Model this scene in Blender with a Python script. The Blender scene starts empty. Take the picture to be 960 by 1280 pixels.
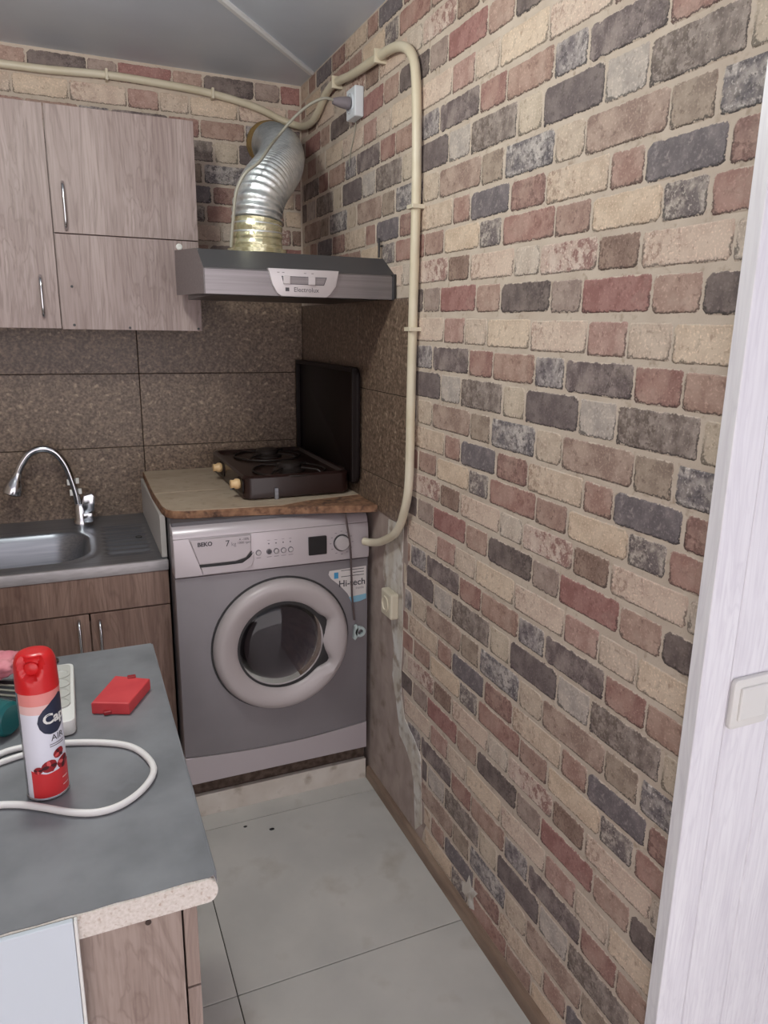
import bpy, bmesh, math, random
from mathutils import Vector, Matrix, noise as mnoise

S = bpy.context.scene
C = S.collection
PI = math.pi

# ------------------------------------------------------------------ camera
F_PX = 905.6
PITCH, YAW, ROLL = (math.radians(a) for a in (14.0426, 23.3905, 0.8824))
CAM = Vector((0.0, 0.0, 1.5))
_f0 = Vector((math.sin(YAW), math.cos(YAW), 0)); _r0 = Vector((math.cos(YAW), -math.sin(YAW), 0)); _u0 = Vector((0, 0, 1))
_f = _f0*math.cos(PITCH) - _u0*math.sin(PITCH); _u = _u0*math.cos(PITCH) + _f0*math.sin(PITCH)
_r2 = _r0*math.cos(ROLL) + _u*math.sin(ROLL); _u2 = _u*math.cos(ROLL) - _r0*math.sin(ROLL)
cd = bpy.data.cameras.new('camera'); cam = bpy.data.objects.new('camera', cd); C.objects.link(cam)
cd.sensor_fit = 'HORIZONTAL'; cd.sensor_width = 36.0; cd.lens = 36.0*F_PX/960.0; cd.clip_start = 0.02
cam.matrix_world = Matrix(((_r2.x, _u2.x, -_f.x, CAM.x), (_r2.y, _u2.y, -_f.y, CAM.y), (_r2.z, _u2.z, -_f.z, CAM.z), (0, 0, 0, 1)))
S.camera = cam

def project(p):
    d = Vector(p) - CAM
    w = d.dot(_f)
    return (480 + F_PX*d.dot(_r2)/w, 640 - F_PX*d.dot(_u2)/w)

# ------------------------------------------------------------------ world and light
W = bpy.data.worlds.new('daylight'); S.world = W; W.use_nodes = True
bg = W.node_tree.nodes['Background']; bg.inputs[0].default_value = (1.0, 0.935, 0.955, 1); bg.inputs[1].default_value = 1.45

# bare bulb hanging from the ceiling, above the frame
LAMP = Vector((-0.08, 1.34, 2.16))
pl_ = bpy.data.lights.new('ceiling_bulb_light', 'POINT'); pl_.energy = 14.0; pl_.color = (0.97, 1.0, 0.91); pl_.shadow_soft_size = 0.07
po_ = bpy.data.objects.new('ceiling_bulb_light', pl_); C.objects.link(po_); po_.location = LAMP

S.view_settings.view_transform = 'Standard'; S.view_settings.look = 'None'
S.view_settings.gamma = 1.0; S.view_settings.use_curve_mapping = False
S.view_settings.exposure = 0.68

# ------------------------------------------------------------------ materials
def lin(c):
    return tuple((((v/255)+0.055)/1.055)**2.4 if v/255 > 0.04045 else v/255/12.92 for v in c) + (1.0,)

def mat(name, c1, c2=None, scale=(8, 8, 8), detail=6, lo=0.35, hi=0.65, rough=0.6, metal=0.0, bump=0.0, c3=None, s3=30, t3=(0.6, 0.7), coat=0.0, dist=0.0, spec=0.5, bscale=None):
    m = bpy.data.materials.new(name); m.use_nodes = True
    nt = m.node_tree; b = nt.nodes['Principled BSDF']
    b.inputs['Roughness'].default_value = rough; b.inputs['Metallic'].default_value = metal
    b.inputs['Specular IOR Level'].default_value = spec
    if coat: b.inputs['Coat Weight'].default_value = coat; b.inputs['Coat Roughness'].default_value = 0.08
    if c2 is None and not bump:
        b.inputs['Base Color'].default_value = lin(c1); return m
    tc = nt.nodes.new('ShaderNodeTexCoord'); mp = nt.nodes.new('ShaderNodeMapping'); mp.inputs['Scale'].default_value = scale
    nt.links.new(tc.outputs['Object'], mp.inputs['Vector'])
    n = nt.nodes.new('ShaderNodeTexNoise'); n.inputs['Scale'].default_value = 1.0; n.inputs['Detail'].default_value = detail; n.inputs['Distortion'].default_value = dist
    nt.links.new(mp.outputs[0], n.inputs['Vector'])
    r = nt.nodes.new('ShaderNodeValToRGB'); r.color_ramp.elements[0].position = lo; r.color_ramp.elements[1].position = hi
    r.color_ramp.elements[0].color = lin(c1); r.color_ramp.elements[1].color = lin(c2 or c1)
    nt.links.new(n.outputs['Fac'], r.inputs[0]); out = r.outputs[0]
    if c3 is not None:
        n3 = nt.nodes.new('ShaderNodeTexNoise'); n3.inputs['Scale'].default_value = s3; n3.inputs['Detail'].default_value = 5
        nt.links.new(tc.outputs['Object'], n3.inputs['Vector'])
        r3 = nt.nodes.new('ShaderNodeMapRange'); r3.inputs['From Min'].default_value = t3[0]; r3.inputs['From Max'].default_value = t3[1]
        nt.links.new(n3.outputs['Fac'], r3.inputs['Value'])
        mx = nt.nodes.new('ShaderNodeMix'); mx.data_type = 'RGBA'
        nt.links.new(r3.outputs[0], mx.inputs['Factor']); nt.links.new(out, mx.inputs['A']); mx.inputs['B'].default_value = lin(c3)
        out = mx.outputs['Result']
    nt.links.new(out, b.inputs['Base Color'])
    if bump:
        bp = nt.nodes.new('ShaderNodeBump'); bp.inputs['Strength'].default_value = bump; bp.inputs['Distance'].default_value = 0.004
        src = n
        if bscale:
            src = nt.nodes.new('ShaderNodeTexNoise'); src.inputs['Scale'].default_value = bscale; src.inputs['Detail'].default_value = 4
            nt.links.new(tc.outputs['Object'], src.inputs['Vector'])
        nt.links.new(src.outputs['Fac'], bp.inputs['Height']); nt.links.new(bp.outputs[0], b.inputs['Normal'])
    return m

def wood(name, ca, cb, cc, axis='z', rough=0.5, k=1.0):
    """laminate oak print: long streaks along one axis, cathedral rings, knots"""
    m = bpy.data.materials.new(name); m.use_nodes = True
    nt = m.node_tree; b = nt.nodes['Principled BSDF']; b.inputs['Roughness'].default_value = rough
    tc = nt.nodes.new('ShaderNodeTexCoord')
    def mapping(sc):
        mp = nt.nodes.new('ShaderNodeMapping'); mp.inputs['Scale'].default_value = sc
        nt.links.new(tc.outputs['Object'], mp.inputs['Vector']); return mp
    def ax(a, bb):
        return {'z': (bb*k, bb*k, a*k), 'x': (a*k, bb*k, bb*k), 'y': (bb*k, a*k, bb*k)}[axis]
    def noi(mp, d, dist=0.0):
        n = nt.nodes.new('ShaderNodeTexNoise'); n.inputs['Scale'].default_value = 1; n.inputs['Detail'].default_value = d; n.inputs['Distortion'].default_value = dist
        nt.links.new(mp.outputs[0], n.inputs['Vector']); return n
    n1 = noi(mapping(ax(1.6, 9)), 5, 1.2)
    # rings from a banded noise
    w = nt.nodes.new('ShaderNodeMath'); w.operation = 'MULTIPLY'; w.inputs[1].default_value = 11.0
    nt.links.new(n1.outputs['Fac'], w.inputs[0])
    fr = nt.nodes.new('ShaderNodeMath'); fr.operation = 'PINGPONG'; fr.inputs[1].default_value = 0.5
    nt.links.new(w.outputs[0], fr.inputs[0])
    n2 = noi(mapping(ax(9, 190)), 4)
    r1 = nt.nodes.new('ShaderNodeValToRGB')
    r1.color_ramp.elements[0].position = 0.32; r1.color_ramp.elements[0].color = lin(ca)
    r1.color_ramp.elements[1].position = 0.68; r1.color_ramp.elements[1].color = lin(cb)
    nt.links.new(n1.outputs['Fac'], r1.inputs[0])
    mr = nt.nodes.new('ShaderNodeMapRange'); mr.inputs['From Min'].default_value = 0.0; mr.inputs['From Max'].default_value = 0.22; mr.inputs['To Min'].default_value = 0.32; mr.inputs['To Max'].default_value = 0.0
    nt.links.new(fr.outputs[0], mr.inputs['Value'])
    m1 = nt.nodes.new('ShaderNodeMix'); m1.data_type = 'RGBA'
    nt.links.new(mr.outputs[0], m1.inputs['Factor']); nt.links.new(r1.outputs[0], m1.inputs['A']); m1.inputs['B'].default_value = lin(cc)
    mr2 = nt.nodes.new('ShaderNodeMapRange'); mr2.inputs['From Min'].default_value = 0.42; mr2.inputs['From Max'].default_value = 0.72; mr2.inputs['To Max'].default_value = 0.42
    nt.links.new(n2.outputs['Fac'], mr2.inputs['Value'])
    m2 = nt.nodes.new('ShaderNodeMix'); m2.data_type = 'RGBA'
    nt.links.new(mr2.outputs[0], m2.inputs['Factor']); nt.links.new(m1.outputs['Result'], m2.inputs['A']); m2.inputs['B'].default_value = lin(cc)
    nt.links.new(m2.outputs['Result'], b.inputs['Base Color'])
    return m

M = {}
M['mortar'] = mat('wallpaper_mortar', (186, 170, 156), (198, 183, 169), (14, 14, 14), rough=0.75, c3=(164, 146, 130), s3=60, t3=(0.58, 0.75), bump=0.15, bscale=250)
M['ceiling'] = mat('grey_ceiling_paint', (194, 202, 214), (204, 212, 224), (3, 3, 3), rough=0.3, bump=0.05, bscale=6)
M['seam'] = mat('ceiling_strip', (232, 234, 236), rough=0.4)
M['floor_tile'] = mat('floor_tile', (184, 181, 177), (200, 196, 191), (4, 4, 4), rough=0.34, c3=(160, 151, 139), s3=7, t3=(0.56, 0.85))
M['grout'] = mat('floor_grout', (62, 58, 52), rough=0.9)
M['stone_tile'] = mat('brown_stone_tile', (84, 68, 57), (136, 115, 99), (130, 130, 130), detail=8, lo=0.36, hi=0.66, rough=0.4, c3=(166, 146, 126), s3=62, t3=(0.60, 0.72))
M['stone_joint'] = mat('tile_joint', (48, 38, 32), rough=0.9)
M['plaster'] = mat('bare_plaster', (150, 133, 127), (168, 151, 143), (20, 20, 12), rough=0.9, c3=(128, 111, 102), s3=15, t3=(0.55, 0.75), bump=0.3)
M['putty'] = mat('white_putty', (190, 180, 168), (208, 204, 200), (25, 25, 10), rough=0.9, c3=(158, 144, 132), s3=24, t3=(0.5, 0.66), bump=0.3)
M['skirt'] = mat('brown_skirting', (120, 98, 84), (150, 128, 112), (25, 6, 25), rough=0.55)
M['oak'] = wood('grey_oak_laminate', (140, 120, 116), (170, 152, 148), (98, 78, 73), 'z')
M['oak_d'] = wood('brown_oak_laminate', (126, 99, 88), (152, 124, 111), (88, 63, 55), 'x')
M['oak_dv'] = wood('brown_oak_laminate_upright', (118, 91, 80), (156, 128, 115), (80, 56, 48), 'z')
M['oak_n'] = wood('taupe_oak_laminate', (142, 122, 112), (168, 150, 140), (106, 86, 78), 'z', k=1.3)
M['pale'] = wood('white_washed_wood', (232, 229, 235), (242, 240, 244), (212, 207, 216), 'z', rough=0.35)
M['dark_gap'] = mat('dark_inside', (30, 26, 24), rough=0.9)
M['chip'] = mat('raw_chipboard', (206, 196, 186), (222, 213, 206), (260, 60, 260), rough=0.9, c3=(184, 164, 150), s3=220, t3=(0.58, 0.74))
M['concrete'] = mat('grey_worktop', (112, 113, 117), (134, 135, 139), (9, 9, 9), detail=8, rough=0.42, c3=(132, 134, 138), s3=22, t3=(0.58, 0.85))
M['sticker'] = mat('sticker_paper', (206, 198, 196), rough=0.5)
M['lip'] = mat('lightened_steel_edge', (176, 170, 172), (190, 184, 186), (30, 120, 120), rough=0.45, metal=0.35)  # lightened and less metallic than the sink, which mirrors the dark floor
M['chrome'] = mat('chrome', (205, 206, 210), rough=0.16, metal=1.0)
M['steel'] = mat('brushed_steel', (138, 140, 147), (154, 156, 163), (4, 160, 160), rough=0.36, metal=0.85)
M['hood_steel'] = mat('hood_steel', (128, 122, 124), (142, 136, 138), (3, 90, 120), rough=0.38, metal=0.75)
M['hood_dark'] = mat('hood_dark_top', (84, 82, 84), rough=0.42, metal=0.5)
M['silver'] = mat('silver_plastic', (186, 178, 180), rough=0.35, metal=0.25)
M['wm_grey'] = mat('washer_grey', (128, 122, 126), (133, 127, 131), (6, 6, 6), rough=0.4, metal=0.12)
M['wm_panel'] = mat('washer_panel_silver', (188, 178, 182), rough=0.35, metal=0.25)
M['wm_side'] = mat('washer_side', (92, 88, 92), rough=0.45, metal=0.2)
M['wm_ring'] = mat('washer_door_ring', (182, 172, 173), rough=0.42, metal=0.1)
M['rubber'] = mat('dark_rubber', (44, 42, 44), rough=0.5)
M['drum'] = mat('drum_metal', (112, 106, 110), rough=0.3, metal=0.9)
M['black'] = mat('black_plastic', (26, 24, 26), rough=0.3)
M['ink'] = mat('dark_print', (70, 66, 72), rough=0.6)
M['ink_lt'] = mat('pale_grey_print', (124, 116, 122), rough=0.6)
M['white'] = mat('white_plastic', (226, 224, 220), rough=0.35)
M['off'] = mat('cream_plastic', (206, 196, 176), rough=0.4)
M['hose'] = mat('cream_hose', (202, 190, 166), (212, 202, 182), (9, 9, 9), rough=0.42)
M['socket_w'] = mat('socket_white', (210, 214, 220), rough=0.4)
M['greycable'] = mat('grey_cable', (150, 146, 134), rough=0.5)
M['darkcable'] = mat('dark_cable', (84, 70, 70), rough=0.5)
M['foil'] = mat('aluminium_foil', (200, 204, 204), (222, 224, 224), (60, 60, 60), rough=0.36, metal=0.85, bump=0.5)
M['tape'] = mat('yellowed_foil_tape', (176, 171, 136), (212, 208, 178), (40, 40, 40), rough=0.25, metal=0.75, bump=0.9)
M['collar'] = mat('brown_foam_collar', (120, 96, 60), (160, 132, 80), (30, 30, 30), rough=0.6, bump=0.5)
M['board_top'] = mat('beige_lino', (172, 152, 132), (186, 168, 148), (10, 10, 10), rough=0.6, c3=(146, 126, 106), s3=26, t3=(0.56, 0.8))
M['board_edge'] = mat('worn_board', (112, 78, 58), (150, 112, 86), (50, 50, 50), rough=0.8, c3=(66, 44, 36), s3=40, t3=(0.52, 0.7))
M['stove'] = mat('brown_enamel', (38, 20, 17), rough=0.34, coat=0.15)
M['stove_d'] = mat('dark_brown_enamel', (22, 12, 11), rough=0.5, spec=0.25)
M['iron'] = mat('burner_iron', (46, 38, 36), rough=0.5, metal=0.4)
M['knob'] = mat('yellowed_knob', (222, 186, 138), rough=0.4)
M['plinthw'] = mat('dirty_white_board', (196, 186, 176), (210, 202, 194), (12, 12, 12), rough=0.6, c3=(150, 134, 118), s3=18, t3=(0.6, 0.8))
M['rough_slab'] = mat('rough_brown_slab', (70, 56, 48), (104, 88, 78), (50, 50, 50), rough=0.95, bump=0.6)
M['spacer'] = mat('pale_grey_panel', (186, 180, 176), rough=0.5)
M['white_panel'] = mat('cool_white_panel', (205, 212, 220), rough=0.35)
M['red'] = mat('red_plastic', (206, 30, 34), rough=0.3)
M['redbox'] = mat('red_box_plastic', (198, 58, 64), (210, 70, 74), (20, 20, 20), rough=0.5)
M['label_w'] = mat('can_label_white', (222, 222, 232), rough=0.3)
M['label_r'] = mat('can_label_red', (206, 52, 56), rough=0.35)
M['label_p'] = mat('can_label_pink', (226, 140, 134), rough=0.35)
M['label_p2'] = mat('can_label_palepink', (228, 188, 184), rough=0.35)
M['navy'] = mat('can_logo_navy', (40, 44, 66), rough=0.35)
M['rose'] = mat('rose_red', (150, 30, 38), rough=0.4)
M['rose_d'] = mat('rose_dark', (72, 20, 26), rough=0.4)
M['rose_l'] = mat('rose_pink', (214, 88, 88), rough=0.4)
M['can_metal'] = mat('can_metal', (170, 168, 172), rough=0.25, metal=0.9)
M['socket_g'] = mat('socket_grey_insert', (186, 184, 178), rough=0.5)
M['cable_w'] = mat('white_cable', (232, 228, 226), rough=0.4)
M['pink'] = mat('pink_cloth', (196, 112, 124), (216, 142, 150), (40, 40, 40), rough=0.9)
M['teal'] = mat('teal_plastic', (20, 92, 94), rough=0.3)
M['darkgrey'] = mat('charcoal_plastic', (50, 52, 56), rough=0.4)
M['brown'] = mat('dark_brown_wood', (58, 40, 34), rough=0.5)
M['clip'] = mat('pale_blue_clip', (178, 190, 190), rough=0.4)
M['blue'] = mat('sticker_blue', (66, 140, 184), rough=0.4)
M['blue_l'] = mat('sticker_paleblue', (132, 176, 198), rough=0.4)
M['lampglass'] = mat('lamp_white', (235, 235, 230), rough=0.4)

def glass_mat():
    m = bpy.data.materials.new('door_glass'); m.use_nodes = True
    nt = m.node_tree; nt.nodes.remove(nt.nodes['Principled BSDF']); out = nt.nodes['Material Output']
    t = nt.nodes.new('ShaderNodeBsdfTransparent'); t.inputs[0].default_value = (0.55, 0.53, 0.56, 1)
    g = nt.nodes.new('ShaderNodeBsdfGlossy'); g.inputs['Roughness'].default_value = 0.04
    fr = nt.nodes.new('ShaderNodeFresnel'); fr.inputs[0].default_value = 1.5
    mx = nt.nodes.new('ShaderNodeMixShader')
    nt.links.new(fr.outputs[0], mx.inputs[0]); nt.links.new(t.outputs[0], mx.inputs[1]); nt.links.new(g.outputs[0], mx.inputs[2]); nt.links.new(mx.outputs[0], out.inputs[0])
    return m
M['glass'] = glass_mat()

# ------------------------------------------------------------------ mesh helpers
BASE = {}
def obj(name, bm, m, parent=None, smooth=None, mats=None):
    """link a bmesh given in world coordinates as one object whose origin is its own centre"""
    if not isinstance(bm, bpy.types.Mesh):
        me = bpy.data.meshes.new(name); bmesh.ops.recalc_face_normals(bm, faces=bm.faces[:]) if not getattr(bm, 'keep', False) else None
        bm.to_mesh(me); bm.free()
    else: me = bm
    co = [v.co for v in me.vertices]
    c = Vector(((min(v.x for v in co)+max(v.x for v in co))/2, (min(v.y for v in co)+max(v.y for v in co))/2, (min(v.z for v in co)+max(v.z for v in co))/2))
    me.transform(Matrix.Translation(-c))
    for mm in (mats or [m]): me.materials.append(M[mm] if isinstance(mm, str) else mm)
    if smooth:
        for p in me.polygons: p.use_smooth = True
        me.set_sharp_from_angle(angle=math.radians(smooth))
    o = bpy.data.objects.new(name, me); C.objects.link(o)
    BASE[o] = c
    if parent is not None:
        o.parent = parent; o.location = c - BASE[parent]
    else: o.location = c
    return o

def thing(name, loc, label, cat, group=None):
    o = bpy.data.objects.new(name, None); C.objects.link(o); o.location = loc; o.empty_display_size = 0.05
    BASE[o] = Vector(loc); tag(o, label, cat, group); return o
def tag(o, label, cat, group=None):
    o['label'] = label; o['category'] = cat
    if group: o['group'] = group
    return o
def struct(o, label=None, cat=None):
    o['kind'] = 'structure'
    if label: o['label'] = label
    if cat: o['category'] = cat
    return o
def nb(): return bmesh.new()

def bx(bm, x0, x1, y0, y1, z0, z1, bev=0.0, seg=2):
    vs = [bm.verts.new((x, y, z)) for x in (x0, x1) for y in (y0, y1) for z in (z0, z1)]
    fs = [bm.faces.new([vs[i] for i in q]) for q in ((0, 1, 3, 2), (4, 6, 7, 5), (0, 4, 5, 1), (2, 3, 7, 6), (0, 2, 6, 4), (1, 5, 7, 3))]
    if bev:
        es = list({e for f in fs for e in f.edges})
        bmesh.ops.bevel(bm, geom=es, offset=bev, segments=seg, affect='EDGES', profile=0.5)
    return bm
def box(*a, **k): return bx(nb(), *a, **k)

def prism(bm, poly, axis, a, b, bev=0.0):
    """poly in the two other axes (order x,y,z without axis), extruded from a to b"""
    def P(u, v, w): return {'x': (w, u, v), 'y': (u, w, v), 'z': (u, v, w)}[axis]
    A = [bm.verts.new(P(u, v, a)) for u, v in poly]; B = [bm.verts.new(P(u, v, b)) for u, v in poly]
    n = len(poly); f = [bm.faces.new(A), bm.faces.new(B[::-1])]
    for i in range(n): f.append(bm.faces.new((A[i], A[(i+1) % n], B[(i+1) % n], B[i])))
    if bev:
        es = list({e for ff in f[:2] for e in ff.edges})
        bmesh.ops.bevel(bm, geom=es, offset=bev, segments=2, affect='EDGES', profile=0.5)
    return bm

def rrect(x0, x1, z0, z1, r, n=6):
    o = []
    for cx, cz, a in ((x1-r, z1-r, 0), (x0+r, z1-r, 90), (x0+r, z0+r, 180), (x1-r, z0+r, 270)):
        for i in range(n+1):
            t = math.radians(a + 90*i/n); o.append((cx+r*math.cos(t), cz+r*math.sin(t)))
    return o

def smooth_pts(pts, k=8):
    P = [Vector(p) for p in pts]; out = []
    for i in range(len(P)-1):
        p0 = P[max(i-1, 0)]; p1 = P[i]; p2 = P[i+1]; p3 = P[min(i+2, len(P)-1)]
        for j in range(k):
            t = j/k; out.append(0.5*((2*p1)+(p2-p0)*t+(2*p0-5*p1+4*p2-p3)*t*t+(3*p1-p0-3*p2+p3)*t**3))
    out.append(P[-1]); return out

def tube(bm, pts, r, n=10, caps=True):
    pts = [Vector(p) for p in pts]; rings = []
    rr = r if isinstance(r, (list, tuple)) else [r]*len(pts)
    up = None
    for i, p in enumerate(pts):
        t = (pts[min(i+1, len(pts)-1)] - pts[max(i-1, 0)]).normalized()
        if up is None:
            up = Vector((0, 0, 1)) if abs(t.z) < 0.9 else Vector((1, 0, 0))
        s = t.cross(up).normalized(); up = s.cross(t).normalized()
        rings.append([bm.verts.new(p + rr[i]*(math.cos(2*PI*j/n)*s + math.sin(2*PI*j/n)*up)) for j in range(n)])
    for a, b in zip(rings, rings[1:]):
        for j in range(n): bm.faces.new((a[j], a[(j+1) % n], b[(j+1) % n], b[j]))
    if caps: bm.faces.new(rings[0][::-1]); bm.faces.new(rings[-1])
    return bm

def lathe(bm, prof, c, axis='z', n=24, ang=(0, 2*PI)):
    """prof = [(radius, height along axis)]"""
    c = Vector(c); full = abs(ang[1]-ang[0]-2*PI) < 1e-6; m = n if full else n+1
    def P(r, h, t):
        a, b = r*math.cos(t), r*math.sin(t)
        return c + Vector({'z': (a, b, h), 'y': (a, h, b), 'x': (h, a, b)}[axis])
    rings = []
    for r, h in prof:
        if r < 1e-6: rings.append([bm.verts.new(P(0, h, 0))])
        else: rings.append([bm.verts.new(P(r, h, ang[0]+(ang[1]-ang[0])*j/n)) for j in range(m)])
    for a, b in zip(rings, rings[1:]):
        for j in range(n):
            k = (j+1) % m
            if len(a) == 1 and len(b) == 1: continue
            if len(a) == 1: bm.faces.new((a[0], b[j], b[k]))
            elif len(b) == 1: bm.faces.new((a[j], a[k], b[0]))
            else: bm.faces.new((a[j], a[k], b[k], b[j]))
    return bm

def text_bm(body, size, place, depth=0.0006, align='CENTER', bold=0.0):
    """font text as mesh; place maps (u, v, w) to world"""
    cu = bpy.data.curves.new('print', 'FONT'); cu.body = body; cu.size = size; cu.align_x = align; cu.align_y = 'CENTER'; cu.extrude = depth/2; cu.resolution_u = 3; cu.offset = bold
    to = bpy.data.objects.new('print', cu); C.objects.link(to)
    dg = bpy.context.evaluated_depsgraph_get(); me = bpy.data.meshes.new_from_object(to.evaluated_get(dg))
    bpy.data.objects.remove(to); bpy.data.curves.remove(cu)
    bm = nb(); bm.from_mesh(me); bpy.data.meshes.remove(me)
    for v in bm.verts: v.co = Vector(place(v.co.x, v.co.y, v.co.z + depth/2))
    return bm

# ------------------------------------------------------------------ the room
XR, YB, ZC, YF = 0.846, 2.761, 2.34, 0.745      # right wall, back wall, ceiling, near end of the brick wall
XL, YN = -2.0, -1.9

o = struct(obj('floor', box(XL-.1, 1.75, YN, YB+.1, -0.08, -0.004), 'grout'), 'pale grey square tiled floor', 'floor'); FLOOR = o
xs = [-1.56, -0.96, -0.36, 0.243, 0.846]; ys = [-1.64, -1.03, -0.43, 0.17, 0.771, 1.372, 1.975, 2.58]
for i in range(-1, 5):
    x0 = 0.243 + (i-3)*0.603; x1 = x0+0.603
    for j in range(0, 8):
        y0 = 1.372 + (j-5)*0.603; y1 = min(y0+0.603, YB)
        if x1 > 0.9 and y0 > YF-0.2: continue
        t = obj('floor_tile', box(x0+.0012, x1-.0012, y0+.0012, y1-.0012, -0.0045, 0.0, bev=0.0008, seg=1), 'floor_tile', FLOOR)
struct(obj('ceiling', box(XL-.1, 1.75, YN, YB+.1, ZC, ZC+.08), 'ceiling'), 'grey glossy painted ceiling', 'ceiling')
bm = nb()
p0, p1 = Vector((0.12, 1.792, 0)), Vector((0.835, 2.604, 0)); d = (p1-p0).normalized(); s = Vector((-d.y, d.x, 0))*0.011
vs = []
for h, w in ((ZC, 1.0), (ZC-.006, 1.0), (ZC-.010, 0.55)):
    vs.append([bm.verts.new(p + sgn*s*w + Vector((0, 0, h))) for p, sgn in ((p0, 1), (p0, -1), (p1, -1), (p1, 1))])
for a, b in zip(vs, vs[1:]):
    for j in range(4): bm.faces.new((a[j], a[(j+1) % 4], b[(j+1) % 4], b[j]))
bm.faces.new(vs[0]); bm.faces.new(vs[-1])
struct(obj('trim_1', bm, 'seam'), 'narrow raised strip crossing the ceiling into the corner', 'strip')

WR = struct(obj('wall_right', box(XR, XR+.12, YF, YB+.1, 0, ZC), 'mortar'), 'long wall covered in brick-print wallpaper with red, dark and cream bricks', 'wall')
WB = struct(obj('wall_back', box(XL, XR, YB, YB+.1, 0, ZC), 'mortar'), 'back wall with brick wallpaper above brown stone tiles', 'wall')
WL = struct(obj('wall_left', box(XL-.1, XL, YN, YB, 0, ZC), 'mortar'), 'plain wall beyond the cabinets', 'wall')
WF = struct(obj('wall_front', box(0.836, 1.75, 0.738, YF-.001, 0, ZC), 'dark_gap'), 'white-washed wooden plank partition with a light switch', 'wall')
xe = [0.832, 0.893, 0.991, 1.086, 1.18, 1.275, 1.37, 1.465, 1.56, 1.655, 1.75]
for i, (a, b) in enumerate(zip(xe, xe[1:])):
    obj('plank', box(a+(.0006 if i else 0), b-.0006, 0.719, 0.7445 if i == 0 else 0.738, 0, ZC, bev=0.0012, seg=1), 'pale', WF)
struct(obj('wall_side', box(1.75, 1.85, YN, YF, 0, ZC), 'white_panel'), 'plain white wall of the near room', 'wall')

# ---- brick relief wallpaper. one printed repeat is 8 courses; bricks as (code, u0, u1) with u running back along the wall
REP_Y, REP_Z = 0.541, 0.5435
ROWS = [
 (1.362, 0.060, [('B', .794, .967), ('G', .975, 1.068), ('D', 1.076, 1.240), ('T', 1.248, 1.324)]),
 (1.290, 0.057, [('S', .835, .916), ('N', .922, 1.110), ('L', 1.116, 1.196), ('K', 1.204, 1.364)]),
 (1.222, 0.052, [('U', .806, .956), ('Q', .964, 1.038), ('W', 1.046, 1.216), ('V', 1.223, 1.336)]),
 (1.160, 0.050, [('Z', .830, .912), ('Y', .918, 1.076), ('b', 1.085, 1.181), ('a', 1.188, 1.360)]),
 (1.096, 0.050, [('g', .957, 1.052), ('e', 1.059, 1.220), ('d', 1.227, 1.310), ('h', 1.317, 1.488)]),
 (1.028, 0.053, [('j', .821, .915), ('i', .922, 1.086), ('l', 1.093, 1.179), ('k', 1.186, 1.354)]),
 (0.956, 0.053, [('o', .869, .960), ('n', .967, 1.062), ('m', 1.069, 1.238), ('p', 1.245, 1.402)]),
 (0.888, 0.053, [('r', .837, .934), ('q', .942, 1.117), ('t', 1.126, 1.214), ('s', 1.222, 1.371)]),
]
BC = {  # printed colours of each brick of the repeat: main, second, fleck
 'D': ((84, 76, 84), (106, 98, 102), (66, 58, 64)), 'G': ((150, 144, 142), (172, 164, 158), (126, 118, 116)), 'B': ((92, 82, 82), (140, 130, 126), (76, 66, 64)), 'T': ((170, 156, 138), (186, 172, 154), (140, 124, 108)),
 'S': ((124, 108, 98), (150, 134, 120), (98, 82, 74)), 'N': ((134, 108, 100), (164, 140, 128), (110, 86, 80)), 'L': ((166, 148, 132), (186, 170, 152), (132, 112, 98)), 'K': ((84, 84, 98), (172, 168, 168), (56, 56, 68)),
 'U': ((84, 82, 94), (108, 104, 114), (140, 134, 138)), 'Q': ((144, 106, 98), (162, 128, 118), (122, 84, 78)), 'W': ((176, 154, 134), (194, 174, 154), (130, 100, 86)), 'V': ((124, 86, 84), (150, 114, 106), (98, 64, 64)),
 'Z': ((92, 86, 94), (176, 168, 160), (66, 60, 70)), 'Y': ((186, 162, 138), (200, 178, 154), (152, 126, 104)), 'b': ((136, 104, 96), (156, 124, 114), (100, 74, 70)), 'a': ((142, 98, 92), (160, 120, 112), (122, 78, 74)),
 'g': ((116, 90, 82), (142, 116, 104), (92, 66, 60)), 'e': ((176, 152, 142), (196, 178, 168), (124, 72, 72)), 'd': ((172, 158, 146), (188, 176, 164), (134, 120, 110)), 'h': ((182, 156, 142), (196, 174, 158), (144, 112, 100)),
 'j': ((152, 120, 110), (168, 138, 126), (118, 88, 82)), 'i': ((136, 82, 82), (154, 104, 102), (118, 68, 68)), 'l': ((128, 110, 106), (150, 132, 126), (104, 86, 84)), 'k': ((78, 70, 74), (104, 94, 96), (52, 46, 50)),
 'o': ((176, 156, 140), (192, 174, 158), (122, 102, 92)), 'n': ((154, 114, 108), (172, 136, 128), (130, 92, 88)), 'm': ((184, 160, 146), (198, 178, 162), (154, 122, 112)), 'p': ((186, 164, 142), (200, 180, 158), (158, 132, 112)),
 'q': ((84, 74, 82), (126, 116, 118), (62, 54, 60)), 'r': ((128, 82, 80), (156, 116, 108), (100, 60, 60)), 's': ((144, 110, 100), (164, 132, 120), (118, 86, 78)), 't': ((96, 92, 104), (160, 156, 158), (64, 62, 74)),
}
LR = {'B': -1, 'k': 1, 'a': 1, 'e': 1, 'q': 1, 'Z': -1, 'm': -1, 'h': -1, 's': 1, 'W': -1}   # prints that are darker at one end
def fade(c, k=0.70, up=1.04, add=3):
    g = 0.3*c[0]+0.59*c[1]+0.11*c[2]
    return tuple(min(255, (g+(v-g)*k)*up+add+o) for v, o in zip(c, (5, -1, -5)))
BC = {k: tuple(tuple(a+(b-a)*0.10 for a, b in zip(fade(c), (176, 160, 148))) for c in v) for k, v in BC.items()}
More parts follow.
